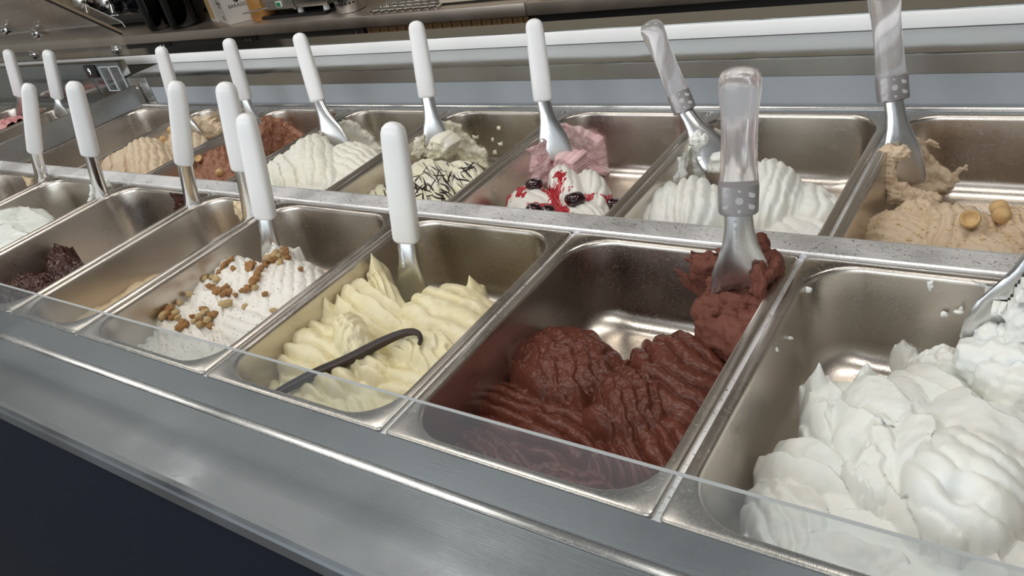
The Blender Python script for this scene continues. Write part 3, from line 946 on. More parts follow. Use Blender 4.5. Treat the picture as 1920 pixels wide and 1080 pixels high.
def lumps(name, blobs, mat, amp=.004, scale=90., sub=5, fine=.0012):
    """one mesh out of overlapping rough blobs: (centre, radii)"""
    VV = []; FF = []; n = 0
    for i, (c, r) in enumerate(blobs):
        V, F = ICO[sub]
        P = V * np.array(r)
        d = amp * noise3(P + np.array(c), scale, i * 1.3) + fine * noise3(P + np.array(c), 420, i)
        P = P + V * d[:, None] + np.array(c)
        VV.append(P); FF += [tuple(k + n for k in f) for f in F]; n += len(P)
    return mesh_obj(name, np.concatenate(VV), FF, mat, angle=180)


def smear(name, poly, plane, val, thick, mat, rough=.3, res=.0016, back=.012, seed=1, rscale=110., ragged=.004):
    """film of gelato stuck to a wall: outline on a vertical or flat plane, thickness towards the open side"""
    fn = {'y': aty, 'x': atx, 'z': atz}[plane]
    P = np.array([fn(*p, val) for p in poly])
    ia, ib = {'y': (0, 2), 'x': (1, 2), 'z': (0, 1)}[plane]
    A = P[:, ia]; B = P[:, ib]
    a = np.arange(A.min() - .006, A.max() + .006, res); b = np.arange(B.min() - .006, B.max() + .006, res)
    X, Y = np.meshgrid(a, b)
    Xw = X + ragged * 2 * fbm(X * 120 + seed, Y * 120, 3); Yw = Y + ragged * 2 * fbm(X * 120 - seed, Y * 120 + 4, 3)
    ins = np.zeros(X.shape, bool); dist = np.full(X.shape, 9.0)
    n = len(A)
    for i in range(n):
        x1, y1, x2, y2 = A[i], B[i], A[(i + 1) % n], B[(i + 1) % n]
        c = ((y1 > Yw) != (y2 > Yw)) & (Xw < (x2 - x1) * (Yw - y1) / (y2 - y1 + 1e-12) + x1)
        ins ^= c
        dx, dy = x2 - x1, y2 - y1
        t = np.clip(((Xw - x1) * dx + (Yw - y1) * dy) / (dx * dx + dy * dy + 1e-12), 0, 1)
        dist = np.minimum(dist, np.hypot(Xw - x1 - t * dx, Yw - y1 - t * dy))
    ins = main_piece(ins)
    th = thick * np.clip(1 - (1 - np.clip(dist / min(thick, .006), 0, 1)) ** 2, 0, 1)
    th = th * (1 + rough * 2 * fbm(X * rscale + seed, Y * rscale, 4))
    th = np.where(ins, th, -back)
    keep = ins
    sg = {'y': -1, 'x': 1, 'z': 1}[plane]
    Q = np.zeros(X.shape + (3,))
    Q[..., ia] = X; Q[..., ib] = Y
    ic = {'y': 1, 'x': 0, 'z': 2}[plane]
    Q[..., ic] = val + sg * th
    idx = np.arange(X.size).reshape(X.shape)
    k = keep[:-1, :-1] | keep[:-1, 1:] | keep[1:, 1:] | keep[1:, :-1]
    F = np.stack([idx[:-1, :-1][k], idx[:-1, 1:][k], idx[1:, 1:][k], idx[1:, :-1][k]], -1)
    used = np.unique(F); rem = np.full(X.size, -1); rem[used] = np.arange(len(used))
    return mesh_obj(name, Q.reshape(-1, 3)[used], [tuple(f) for f in rem[F].tolist()], mat, angle=180)


def main_piece(m):
    """largest connected region of a mask"""
    lab = np.zeros(m.shape, int); best = (0, 0); n = 0
    H_, W_ = m.shape
    for j0, i0 in zip(*np.nonzero(m)):
        if lab[j0, i0]: continue
        n += 1; st = [(j0, i0)]; lab[j0, i0] = n; c = 0
        while st:
            j, i = st.pop(); c += 1
            for a, b in ((j + 1, i), (j - 1, i), (j, i + 1), (j, i - 1)):
                if 0 <= a < H_ and 0 <= b < W_ and m[a, b] and not lab[a, b]:
                    lab[a, b] = n; st.append((a, b))
        if c > best[0]: best = (c, n)
    return lab == best[1]


def to_px(P):
    q_ = (P - CAM_C) @ CAM_R
    return 960 - FPX * q_[..., 0] / q_[..., 2], 540 + FPX * q_[..., 1] / q_[..., 2]


def in_poly(PX, PY, poly):
    ins = np.zeros(PX.shape, bool); dist = np.full(PX.shape, 1e9); n = len(poly)
    for i in range(n):
        (x1, y1), (x2, y2) = poly[i], poly[(i + 1) % n]
        ins ^= ((y1 > PY) != (y2 > PY)) & (PX < (x2 - x1) * (PY - y1) / (y2 - y1 + 1e-9) + x1)
        dx, dy = x2 - x1, y2 - y1
        t = np.clip(((PX - x1) * dx + (PY - y1) * dy) / (dx * dx + dy * dy + 1e-9), 0, 1)
        dist = np.minimum(dist, np.hypot(PX - x1 - t * dx, PY - y1 - t * dy))
    return ins, dist


def wall_smear(name, rect, zr, poly, thick, mat, rough=.3, ragged=2.0, seed=1, rscale=70., res=.0013, z_hi=-.001, folds=0):
    """film clinging to the inner wall of a pan, following its rounded corners and the bend to the floor"""
    x0, x1, y0, y1 = rect
    zs = np.arange(z_hi, -PAN_DEPTH + .002, -res)
    r = .045; L1 = .2
    w = x1 - x0
    segs = np.arange(0, L1 * 2 + w + .2, res)
    out = []; nrm = []
    for z in zs:
        if z > -.078: i = np.interp(-z, [0, .006, .03, .06, .078], [.0112, .0118, .0135, .0155, .0175])
        else: i = .0175 + .027 * (1 - math.sqrt(max(0, 1 - ((-z - .078) / (PAN_DEPTH - .078)) ** 2)))
        ax, bx, by = x0 + i, x1 - i, y1 - i
        q1 = math.pi * r / 2; wb = (bx - ax) - 2 * r
        s_ = segs.copy(); P = np.zeros((len(s_), 2)); N = np.zeros((len(s_), 2))
        m = s_ < L1; P[m] = np.stack([np.full(m.sum(), ax), by - r - (L1 - s_[m])], -1); N[m] = (1, 0)
        t = s_ - L1; m = (t >= 0) & (t < q1); a_ = math.pi - t[m] / r; P[m] = np.stack([ax + r + r * np.cos(a_), by - r + r * np.sin(a_)], -1); N[m] = np.stack([-np.cos(a_), -np.sin(a_)], -1)
        t = t - q1; m = (t >= 0) & (t < wb); P[m] = np.stack([ax + r + t[m], np.full(m.sum(), by)], -1); N[m] = (0, -1)
        t = t - wb; m = (t >= 0) & (t < q1); a_ = math.pi / 2 - t[m] / r; P[m] = np.stack([bx - r + r * np.cos(a_), by - r + r * np.sin(a_)], -1); N[m] = np.stack([-np.cos(a_), -np.sin(a_)], -1)
        t = t - q1; m = t >= 0; P[m] = np.stack([np.full(m.sum(), bx), by - r - t[m]], -1); N[m] = (-1, 0)
        out.append(np.concatenate([P, np.full((len(s_), 1), zr + z)], 1)); nrm.append(np.concatenate([N, np.full((len(s_), 1), max(0., (-z - .078) * 25))], 1))
    P = np.array(out); N = np.array(nrm); N /= np.linalg.norm(N, axis=-1, keepdims=True)
    U, Z = np.meshgrid(segs, zs)
    PX, PY = to_px(P + N * thick * .6)
    PX = PX + ragged * 2 * fbm(U * 90 + seed, Z * 90, 3); PY = PY + ragged * 2 * fbm(U * 90 - seed, Z * 90 + 4, 3)
    ins, dist = in_poly(PX, PY, poly)
    ins = main_piece(ins)
    sc_ = FPX / np.linalg.norm(P - CAM_C, axis=-1)
    d = dist / sc_
    th = thick * np.clip(1 - (1 - np.clip(d / min(thick, .007), 0, 1)) ** 2, 0, 1) ** .6
    th = th * (1 + rough * 1.4 * fbm(U * rscale + seed, Z * rscale, 4))
    if folds: th = th + .25 * thick * (np.abs(np.sin(U * folds + 2.5 * fbm(U * 20, Z * 20))) ** .5 - .6)
    th = np.where(ins, np.maximum(th, .0006), -.002)
    Q = P + N * th[..., None]
    idx = np.arange(U.size).reshape(U.shape)
    k = ins[:-1, :-1] | ins[:-1, 1:] | ins[1:, 1:] | ins[1:, :-1]
    F = np.stack([idx[:-1, :-1][k], idx[:-1, 1:][k], idx[1:, 1:][k], idx[1:, :-1][k]], -1)
    used = np.unique(F); rem = np.full(U.size, -1); rem[used] = np.arange(len(used))
    return mesh_obj(name, Q.reshape(-1, 3)[used], [tuple(f) for f in rem[F].tolist()], mat, angle=180)


def FR(i): return (FX[i] + G, FX[i + 1] - G, FY0, FY1), 0.0
def BR(i): return (BX[i] + G, BX[i + 1] - G, BY0, BY1), BZ


def under(o, thing_):
    o.parent = thing_
    o.matrix_parent_inverse = Matrix.Translation(thing_.location).inverted()
    return o


# chocolate lump around the clear spatula
A_ = lambda px, py, y: tuple(aty(px, py, y))
lump = lumps('gelato', [(A_(1385, 640, -.098), (.038, .026, .030)), (A_(1420, 620, -.088), (.026, .026, .028)), (A_(1350, 610, -.085), (.024, .022, .026)),
                        (A_(1440, 545, -.046), (.013, .030, .042)), (A_(1425, 490, -.030), (.020, .014, .026)), (A_(1332, 505, -.024), (.016, .010, .020)),
                        (A_(1350, 560, -.050), (.012, .014, .030)), (A_(1300, 490, -.020), (.012, .008, .010)), (A_(1400, 480, -.024), (.030, .010, .012)),
                        (A_(1395, 575, -.074), (.026, .010, .014))], M_CHOC_DRY, .012, 75)
tag(lump, 'rough chocolate lump clinging around the clear spatula in the pan corner', 'gelato')
under(wall_smear('smear', *FR(6), [(1293, 468), (1345, 466), (1352, 560), (1330, 600), (1306, 545), (1290, 520)], .006, M_CHOC_DRY, .6), lump)
under(wall_smear('smear', *FR(6), [(1263, 500), (1290, 518), (1322, 560), (1308, 562), (1278, 526)], .002, M_CHOC_DRY, .6, 4), lump)
under(wall_smear('smear', *FR(6), [(1420, 470), (1450, 490), (1460, 560), (1450, 640), (1430, 640), (1440, 560)], .006, M_CHOC_DRY, .5), lump)
under(smear('smear', [(1265, 640), (1330, 628), (1385, 690), (1370, 720), (1300, 690)], 'z', -.1045, .003, M_CHOC, .9, rscale=60, ragged=.010), lump)

# white scoop and the film behind it at the right edge
scoop = lumps('gelato', [(A_(1900, 690, -.085), (.040, .022, .026)), (A_(1940, 740, -.10), (.040, .030, .030)), (A_(1866, 640, -.070), (.013, .010, .012)), (A_(1905, 630, -.070), (.028, .010, .014)),
                         (A_(1868, 700, -.088), (.014, .014, .022))], M_WHITE, .010, 70)
tag(scoop, 'rough white scoop pushed up by the spatula at the right edge', 'gelato')
under(wall_smear('smear', *FR(7), [(1845, 522), (1905, 522), (1885, 590), (1855, 645), (1845, 620)], .004, M_WHITE, .5), scoop)
under(wall_smear('smear', *FR(7), [(1812, 518), (1920, 508), (1920, 530), (1850, 536), (1825, 536)], .002, M_WHITE, .8, 6, z_hi=.0), scoop)
under(wall_smear('smear', *FR(7), [(1735, 528), (1750, 522), (1748, 545), (1742, 548)], .0015, M_WHITE, .8, 3), scoop)
under(smear('smear', [(1930, 520), (1885, 590), (1868, 640), (1930, 650)], 'y', -.079, .004, M_WHITE, .9, rscale=90, ragged=.008), scoop)
for i, (px, py, r) in enumerate(((1515, 543, .0035), (1482, 634, .002), (1458, 655, .0022), (1770, 590, .002), (1797, 583, .003), (1745, 540, .003), (1800, 578, .003), (1590, 690, .004), (1690, 705, .004))):
    y = -.019 if px > 1600 and py < 600 else None
    c = aty(px, py, y) if y else (atx(px, py, .271) if py < 660 else atz(px, py, -.103))
    under(lumps('crumb', [(c, (r, r * .5, r * .7))], M_WHITE, .004, 200, 3), scoop)

# films and clots behind the rear spatulas
pk = wall_smear('gelato', *BR(5), [(1052, 230), (1090, 242), (1127, 262), (1132, 300), (1138, 322), (1112, 338), (1070, 330), (1062, 290)], .016, M_PINK, .22, 2)
tag(pk, 'rough pink gelato smeared up the pan behind the cherry swirls', 'gelato')
under(wall_smear('smear', *BR(5), [(1014, 246), (994, 275), (1003, 300), (1000, 335), (1035, 352), (1062, 335), (1045, 300), (1025, 270)], .012, M_PINK, .5, 3), pk)
under(smear('smear', [(1040, 290), (1082, 300), (1088, 335), (1035, 335)], 'y', .296, .006, M_PINK, .5, back=.03, ragged=.002), pk)
under(smear('smear', [(943, 340), (955, 345), (952, 360), (936, 366)], 'z', -.10, .008, M_PINK, .5), pk)
CRO = bpy.data.objects['gelato.009']
under(wall_smear('smear', *BR(3), [(632, 222), (668, 230), (692, 255), (714, 285), (705, 305), (660, 285), (640, 255)], .012, M_CREAM, .15, 2), CRO)
under(wall_smear('smear', *BR(3), [(590, 248), (604, 245), (606, 275), (588, 275)], .008, M_CREAM, .5, 3), CRO)
STRO = STR.obj
under(wall_smear('smear', *BR(4), [(830, 228), (856, 230), (882, 262), (910, 290), (910, 312), (865, 310), (840, 270)], .010, M_STRA, .5, 3), STRO)
under(wall_smear('smear', *BR(4), [(780, 242), (802, 236), (802, 292), (776, 295)], .008, M_STRA, .9, 5), STRO)
under(smear('smear', [(805, 262), (825, 258), (845, 275), (838, 298), (798, 298)], 'y', .296, .006, M_STRA, .9, back=.03, ragged=.002), STRO)
for px, py in ((924, 264), (938, 268), (928, 285), (890, 255), (900, 292), (935, 240)):
    under(wall_smear('smear', *BR(4), [(px - 4, py - 3), (px + 3, py - 4), (px + 4, py + 4), (px - 3, py + 4)], .0015, M_STRA, .8, 3, seed=px), STRO)
CHZO = CHZ.obj
under(wall_smear('smear', *BR(2), [(490, 220), (522, 220), (548, 242), (575, 262), (545, 285), (500, 290), (484, 262)], .010, M_CHZ, .5, 4), CHZO)
HAZO = HAZ.obj
under(wall_smear('smear', *BR(1), [(358, 220), (392, 218), (412, 240), (414, 254), (385, 266), (362, 245)], .012, M_HAZ, .35, 2), HAZO)
WHO = bpy.data.objects['gelato.012']
under(lumps('clot', [(A_(1306, 262, .310), (.012, .012, .012)), (A_(1306, 285, .308), (.011, .010, .022)), (A_(1306, 312, .304), (.012, .010, .024)), (A_(1318, 262, .310), (.008, .008, .009))], M_WHITE, .008, 90), WHO)
under(wall_smear('smear', *BR(6), [(1280, 275), (1293, 270), (1290, 335), (1268, 345)], .006, M_WHITE, .8, 4), WHO)
under(wall_smear('smear', *BR(6), [(1338, 245), (1362, 240), (1366, 250), (1345, 258)], .003, M_WHITE, .8, 4), WHO)
under(smear('smear', [(1330, 292), (1352, 295), (1362, 322), (1325, 326)], 'y', .298, .006, M_WHITE, .8, back=.02, ragged=.002), WHO)
PRO = PRA.obj
under(wall_smear('smear', *BR(7), [(1700, 246), (1725, 260), (1752, 300), (1786, 335), (1790, 352), (1760, 362), (1708, 370), (1712, 320)], .011, M_PRAL, .3, 2.5), PRO)
under(lumps('clot', [(A_(1678, 286, .300), (.020, .012, .012)), (A_(1668, 310, .296), (.010, .012, .020)), (A_(1668, 340, .290), (.010, .012, .020)), (A_(1684, 365, .282), (.014, .012, .014)), (A_(1712, 378, .278), (.020, .012, .012)), (A_(1740, 376, .278), (.016, .010, .009))], M_PRAL, .008, 90), PRO)
under(wall_smear('smear', *BR(7), [(1730, 260), (1765, 268), (1758, 284)], .003, M_PRAL, .8, 4), PRO)
under(wall_smear('smear', *BR(7), [(1780, 332), (1800, 312), (1818, 312), (1800, 338), (1785, 348)], .002, M_PRAL, .8, 6), PRO)
# remains on the walls of the front pans at the left
under(wall_smear('smear', *FR(2), [(312, 356), (345, 352), (348, 395), (325, 404), (326, 375)], .004, M_DARK, .6, 4), bpy.data.objects['gelato.004'])
under(wall_smear('smear', *FR(3), [(436, 374), (455, 374), (464, 405), (446, 418)], .005, M_BEIGE, .8, 4), bpy.data.objects['gelato.003'])
under(wall_smear('smear', *FR(1), [(167, 345), (176, 345), (176, 378), (166, 378)], .005, M_MINT, .8, 3), bpy.data.objects['gelato.005'])
under(lumps('clot', [(tuple(atz(196, 356, .0)), (.010, .008, .012)), (tuple(atz(200, 348, .004)), (.007, .006, .008))], M_MINT, .006, 90), bpy.data.objects['gelato.005'])

fl = wall_smear('gelato', *FR(0), [(38, 330), (58, 327), (60, 346), (50, 352), (46, 340)], .004, M_BEIGE, .6, 2)
tag(fl, 'small beige smear left behind the leftmost spatula of the front row', 'gelato')

# vanilla pod resting across the folds
pp = [(506, 745), (540, 726), (575, 708), (610, 692), (645, 678), (680, 660), (712, 643), (740, 630), (760, 623), (775, 621), (786, 626), (790, 636), (786, 645)]
dep = []
for p in pp:
    h = hv.hit(*p)
    dep.append(np.linalg.norm(h - CAM_C) if h is not None else None)
first = [d for d in dep if d is not None]
dep = [d if d is not None else first[0] for d in dep]
dep = np.array(dep)
lin = np.polyfit(np.arange(len(dep)), dep, 2); sm = np.polyval(lin, np.arange(len(dep)))
sm = sm - max(0, (sm - dep).max()) - .002
pts = []
for p, d in zip(pp, sm):
    r_ = ray(*p); pts.append(CAM_C + r_ / np.linalg.norm(r_) * d)
bm = bmesh.new()
rad = [.0040, .0050, .0056, .0058, .0058, .0056, .0052, .0046, .0042, .0038, .0032, .0028, .0020]
fine = []; fr_ = []
for i in range(len(pts) - 1):
    for t in (0, .25, .5, .75):
        fine.append(pts[i] * (1 - t) + pts[i + 1] * t); fr_.append(rad[i] * (1 - t) + rad[i + 1] * t)
fine.append(pts[-1]); fr_.append(rad[-1])
F_ = np.array(fine)
for _ in range(3): F_[1:-1] = (F_[:-2] + 2 * F_[1:-1] + F_[2:]) / 4
rings = []
for (p, a, b), rr in zip(frames(F_), fr_):
    rings.append([p + a * (rr * (1 + .16 * math.cos(5 * t)) * math.cos(t)) + b * (rr * .8 * (1 + .16 * math.cos(5 * t)) * math.sin(t)) for t in [2 * math.pi * k / 30 for k in range(30)]])
loft(bm, rings)
m_pod = gelato_mat('vanilla_pod_skin', (.030, .018, .014), (.05, .032, .026), .45, 0, .5, 300, .5)
pod = bm_obj('vanilla_pod', bm, m_pod, angle=180)
tag(pod, 'dark brown vanilla pod with a hooked tip lying across the yellow gelato', 'vanilla pod')

# walnuts
RND = random.Random(5)
M_WAL = [gelato_mat('walnut_brown', (.36, .17, .06), (.52, .30, .13), .6, 0, .6, 500, .3, 120), gelato_mat('walnut_pale', (.62, .43, .20), (.70, .53, .30), .6, 0, .6, 500, .3, 120)]
wal_meshes = []
for k in range(6):
    V, F = ICO[3]
    P = V * np.array([1, .8, .65]); P = P * (1 + .55 * noise3(V, 1.9, k * 5.1) + .22 * noise3(V, 5, k * 2.2))[:, None]
    me = bpy.data.meshes.new('walnut_piece'); me.from_pydata(P.tolist(), [], F); me.shade_smooth(); me.materials.append(M_WAL[0 if k < 4 else 1]); wal_meshes.append(me)
wal = [(372, 508, 9), (383, 512, 8), (394, 512, 9), (385, 522, 6), (400, 520, 6), (408, 525, 9), (420, 500, 7), (425, 495, 8), (435, 487, 7), (438, 504, 6), (412, 510, 6), (470, 503, 9), (474, 494, 7), (397, 538, 8),
       (415, 545, 8), (425, 543, 9), (432, 550, 8), (420, 553, 7), (408, 548, 7), (465, 543, 8), (475, 533, 8), (480, 525, 7), (484, 516, 7), (487, 508, 7), (490, 503, 6), (480, 540, 6), (455, 545, 6), (500, 493, 7), (506, 487, 8), (514, 489, 9),
       (522, 482, 8), (530, 485, 9), (537, 478, 8), (535, 470, 7), (516, 479, 8), (527, 475, 7), (526, 492, 7), (541, 484, 6), (498, 498, 6), (426, 572, 9), (418, 570, 6), (459, 574, 5), (498, 552, 6), (565, 505, 5), (514, 583, 6),
       (345, 548, 6), (352, 543, 6), (358, 553, 7), (280, 582, 6), (290, 583, 7), (300, 586, 8), (308, 594, 9), (318, 592, 9), (325, 597, 8), (312, 585, 7), (330, 588, 7), (322, 580, 8), (296, 596, 7), (316, 575, 7), (335, 596, 6), (326, 572, 6), (338, 568, 6),
       (378, 595, 8), (385, 588, 8), (392, 600, 8), (398, 593, 8), (388, 606, 7), (380, 604, 7), (372, 600, 6), (404, 590, 7), (395, 612, 7), (378, 610, 8), (384, 582, 7), (344, 605, 7), (350, 610, 7), (340, 615, 7), (365, 602, 6), (362, 594, 5),
       (242, 620, 8), (252, 615, 7), (260, 612, 8), (236, 630, 7), (246, 626, 6), (238, 638, 6), (270, 616, 6), (400, 542, 5), (442, 553, 5), (610, 505, 4)]
for px, py, sz in wal:
    h = hn.hit(px, py + 2)
    if h is None: continue
    k = RND.randrange(6)
    o = bpy.data.objects.new('walnut_piece', wal_meshes[k])
    r = sz * .00085 * RND.uniform(.85, 1.1)
    o.location = h + np.array([0, 0, r * .45]); o.scale = (r, r, r)
    o.rotation_euler = (RND.uniform(-.6, .6), RND.uniform(-.6, .6), RND.uniform(0, 6.28))
    COL.objects.link(o)
    tone = 'pale' if k >= 4 else 'brown'
    where = ('in the clump against the spatula' if px > 494 and py < 500 and px < 545 else 'in the upper left row along the ridge' if px < 445 and py < 530 else
             'in the trail running down from the spatula' if 450 < px < 497 and py < 550 else 'in the middle clump' if 396 < px < 440 and py < 560 else
             'in the left front clump' if px < 345 and py < 602 else 'in the front middle clump' if 355 < px < 410 and py > 575 else 'seen through the front glass' if px < 275 else None)
    if where is None:
        where = {(426, 572): 'lying alone below the middle clump', (418, 570): 'touching the lone piece below the middle clump', (459, 574): 'lying alone in the centre hollow', (498, 552): 'lying alone on the right slope',
                 (565, 505): 'lying alone far right on the ridges', (514, 583): 'lying alone near the right rim', (610, 505): 'at the far right tip'}.get((px, py), 'on the front fold between the clumps')
    tag(o, '%s %s walnut piece %s on the walnut gelato' % ('large' if sz >= 8 else 'small', tone, where), 'walnut', 'walnut pieces on the walnut gelato')

# hazelnuts
M_HZN = gelato_mat('roasted_hazelnut', (.60, .38, .16), (.70, .50, .26), .5, .05, .3, 300, .4, 60)


def hazelnut(h, r, label, half=False, rot=(0, 0, 0), group='hazelnuts on the rear gelato'):
    bm = bmesh.new()
    if half:
        lathe(bm, [(0, -.2), (.5, -.1), (.86, .2), (1, .6), (1, .9), (.92, 1.0), (.80, .96), (.62, .72), (.35, .55), (0, .5)], 20)
    else:
        lathe(bm, [(0, -1), (.35, -.93), (.7, -.66), (.93, -.2), (.97, .15), (.84, .55), (.55, .85), (.22, 1.05), (0, 1.15)], 20)
    bmesh.ops.scale(bm, vec=(r, r, r), verts=bm.verts)
    o = bm_obj('hazelnut', bm, M_HZN, angle=60)
    o.location = tuple(h + np.array([0, 0, r * .55])); o.rotation_euler = rot
    tag(o, label, 'hazelnut', group)


for hp, px, py, r, lab, half, rot in ((HAZ, 234, 262, .0085, 'hazelnut at the left tip of the beige gelato swirl', False, (1.0, .3, .2)), (HAZ, 322, 247, .0085, 'hazelnut nearest the spatula on the beige gelato', False, (.8, -.4, 1)),
                                      (HAZ, 307, 266, .0090, 'hazelnut in the dip between two beige gelato swirls', False, (1.3, .5, 2)), (CHZ, 377, 304, .0080, 'hollow half hazelnut on the light brown gelato', True, (.5, .3, 0)),
                                      (CHZ, 414, 328, .0085, 'hazelnut at the front of the light brown gelato', False, (1, .2, .5)), (CHZ, 397, 280, .0060, 'small hazelnut on top of the light brown gelato', False, (.2, .2, 0)),
                                      (CHZ, 322, 329, .0085, 'hazelnut at the left front corner of the light brown gelato', False, (1.2, 0, 1)),
                                      (PRA, 1820, 424, .0100, 'hollow half hazelnut on the tan praline gelato', True, (.7, -.1, 0)), (PRA, 1872, 398, .0095, 'rear one of two touching hazelnuts on the praline gelato', False, (1.3, 0, 1.2)),
                                      (PRA, 1877, 412, .0095, 'front one of two touching hazelnuts on the praline gelato', False, (1.2, .4, .6))):
    h = hp.hit(px, py)
    if h is not None: hazelnut(h, r, lab, half, rot)

# nut crumbs on the praline: uncountable
VV = []; FF = []; n = 0
V, F = ICO[2]
for k in range(150):
    px, py = RND.uniform(1610, 1919), RND.uniform(385, 480)
    h = PRA.hit(px, py)
    if h is None: continue
    r = RND.uniform(.0008, .0024)
    P = V * np.array([r, r * .8, r * .6]) * (1 + .5 * noise3(V, 2, k))[:, None] + h
    VV.append(P); FF += [tuple(i + n for i in f) for f in F]; n += len(P)
o = mesh_obj('nut_crumbs', np.concatenate(VV), FF, M_WAL[1], angle=180)
o['kind'] = 'stuff'; under(o, PRO)

# chocolate drizzle on the white rear gelato
M_DRZ = plain('drizzled_chocolate', (.022, .012, .009), .4)


def stroke(hp, pix, r, mat, parent, name, lift=.0004):
    pts = []
    for p in pix:
        h = hp.hit(*p)
        if h is None: continue
        if pts and np.linalg.norm(h - pts[-1]) > .03: break
        pts.append(h + np.array([0, 0, lift]))
    if len(pts) < 3: return
    bm = bmesh.new(); n_ = len(pts)
    tube(bm, pts, [r * (.35 + .65 * math.sin(math.pi * min(1, (i + .6) / n_))) for i in range(n_)], 6)
    under(bm_obj(name, bm, mat, angle=180), parent)


rd = random.Random(11)
for k in range(175):
    x, y = rd.uniform(700, 905), rd.uniform(298, 385)
    if y < 300 + max(0, (800 - x)) * .55: continue
    a = rd.choice([1.0, 1.25, .7, 2.4, .2]) + rd.uniform(-.3, .3); Ls = rd.uniform(8, 34); cv = rd.uniform(-.06, .06)
    pix = []
    for i in range(14):
        pix.append((x, y)); x += math.cos(a) * Ls / 13; y += math.sin(a) * Ls / 13; a += cv
    stroke(STR, pix, rd.choice([.0005, .0006, .0008, .0010, .0015]), M_DRZ, STRO, 'chocolate_line')

# cherry sauce and cherries
M_SAUCE = gelato_mat('cherry_sauce', (.42, .015, .025), (.55, .05, .07), .18, .1, .3, 200, .6)
M_CHR = plain('dark_cherry', (.025, .004, .007), .15, coat=.5)


def patch(hp, polys, mat, parent, name, lift=.0011, ragged=7.):
    """sauce film lying on a heap, outline given as photo polygons"""
    X, Y, H = hp.X, hp.Y, hp.H
    P = np.stack([X, Y, H], -1) - CAM_C
    q_ = P @ CAM_R
    PX = 960 - FPX * q_[..., 0] / q_[..., 2]; PY = 540 + FPX * q_[..., 1] / q_[..., 2]
    PX = PX + ragged * 2 * fbm(X * 130, Y * 130); PY = PY + ragged * fbm(X * 130 + 9, Y * 130)
    ins = np.zeros(X.shape, bool)
    for poly in polys:
        i2 = np.zeros(X.shape, bool); m_ = len(poly)
        for i in range(m_):
            (x1, y1), (x2, y2) = poly[i], poly[(i + 1) % m_]
            i2 ^= ((y1 > PY) != (y2 > PY)) & (PX < (x2 - x1) * (PY - y1) / (y2 - y1 + 1e-9) + x1)
        ins |= i2
    ins &= H > hp.zf
    Z = np.where(ins, H + lift, H - .001)
    idx = np.arange(X.size).reshape(X.shape)
    k = ins[:-1, :-1] | ins[:-1, 1:] | ins[1:, 1:] | ins[1:, :-1]
    F = np.stack([idx[:-1, :-1][k], idx[:-1, 1:][k], idx[1:, 1:][k], idx[1:, :-1][k]], -1)
    used = np.unique(F); rem = np.full(X.size, -1); rem[used] = np.arange(len(used))
    Q = np.stack([X, Y, Z], -1).reshape(-1, 3)[used]
    return under(mesh_obj(name, Q, [tuple(f) for f in rem[F].tolist()], mat, angle=180), parent)


patch(CHR, [[(1010, 350), (1035, 352), (1050, 335), (1058, 340), (1048, 365), (1050, 395), (1030, 400), (1032, 372)], [(918, 388), (955, 365), (948, 388)], [(968, 352), (985, 350), (980, 372), (970, 368)],
            [(990, 385), (1045, 378), (1080, 400), (1040, 403), (1000, 395)], [(1062, 352), (1070, 350), (1068, 362)], [(1090, 368), (1118, 362), (1112, 376), (1092, 378)], [(1130, 362), (1160, 370), (1150, 400), (1135, 385)],
            [(1040, 330), (1058, 318), (1052, 352)], [(1060, 392), (1078, 402), (1062, 402)]], M_SAUCE, CHR.obj, 'cherry_sauce')
for px, py, r, lab in ((1003, 350, .013, 'dark cherry on the left of the cherry gelato, behind the big swirl'), (1080, 378, .014, 'dark cherry in the dip right of the middle of the cherry gelato'), (1001, 395, .011, 'dark cherry at the front rail, left one of two'),
                       (1027, 397, .010, 'dark cherry at the front rail, right one of two'), (1150, 388, .013, 'dark cherry beside the right wall of the cherry pan')):
    h = CHR.hit(px, py)
    if h is None: h = atz(px, py, -.06)
    o = lumps('cherry', [((0, 0, 0), (r * 1.15, r * .9, r * .75))], M_CHR, .005, 60, 4, .0)
    o.location = tuple(h + np.array([0, 0, r * .25]))
    tag(o, lab, 'cherry', 'cherries on the cherry gelato')


# ------------------------------------------------------------------ lettering
def text_obj(name, body, size, M, mat, parent=None, depth=.0, align='CENTER'):
    cu = bpy.data.curves.new(name, 'FONT'); cu.body = body; cu.size = size; cu.align_x = align; cu.align_y = 'CENTER'; cu.extrude = depth
    o = bpy.data.objects.new(name, cu); COL.objects.link(o)
    dg = bpy.context.evaluated_depsgraph_get()
    me = bpy.data.meshes.new_from_object(o.evaluated_get(dg))
    bpy.data.objects.remove(o); bpy.data.curves.remove(cu)
    me.transform(M); me.materials.clear(); me.materials.append(mat)
    t = bpy.data.objects.new(name, me); COL.objects.link(t)
    if parent: under(t, parent)
    return t


def frame_matrix(origin, right, up):
    r = Vector(right).normalized(); u = Vector(up); u = (u - r * u.dot(r)).normalized(); n = r.cross(u)
    M = Matrix.Identity(4)
    for i in range(3): M[i][0] = r[i]; M[i][1] = u[i]; M[i][2] = n[i]; M[i][3] = origin[i]
    return M


M_INK = plain('black_print', (.015, .015, .017), .6)
M_EMBOSS = plain('embossed_steel', (.75, .75, .75), .35, 1.0)


def shaft_text(root, tip, ytip, joint, yj, top, yt, facing, body, f, size, off, flip=False):
    tp, jn, hd = Vector(aty(*tip, ytip)), Vector(aty(*joint, yj)), Vector(aty(*top, yt))
    ax = (hd - jn).normalized(); n = Vector(facing); n = (n - ax * n.dot(ax)).normalized(); side = ax.cross(n).normalized()
    d = jn - tp
    o = tp + d * f + n * .0069 + side * off
    r = d.normalized() * (-1 if flip else 1)
    up = n.cross(r)
    text_obj('lettering', body, size, frame_matrix(o, r, up), M_EMBOSS, root, .0003)


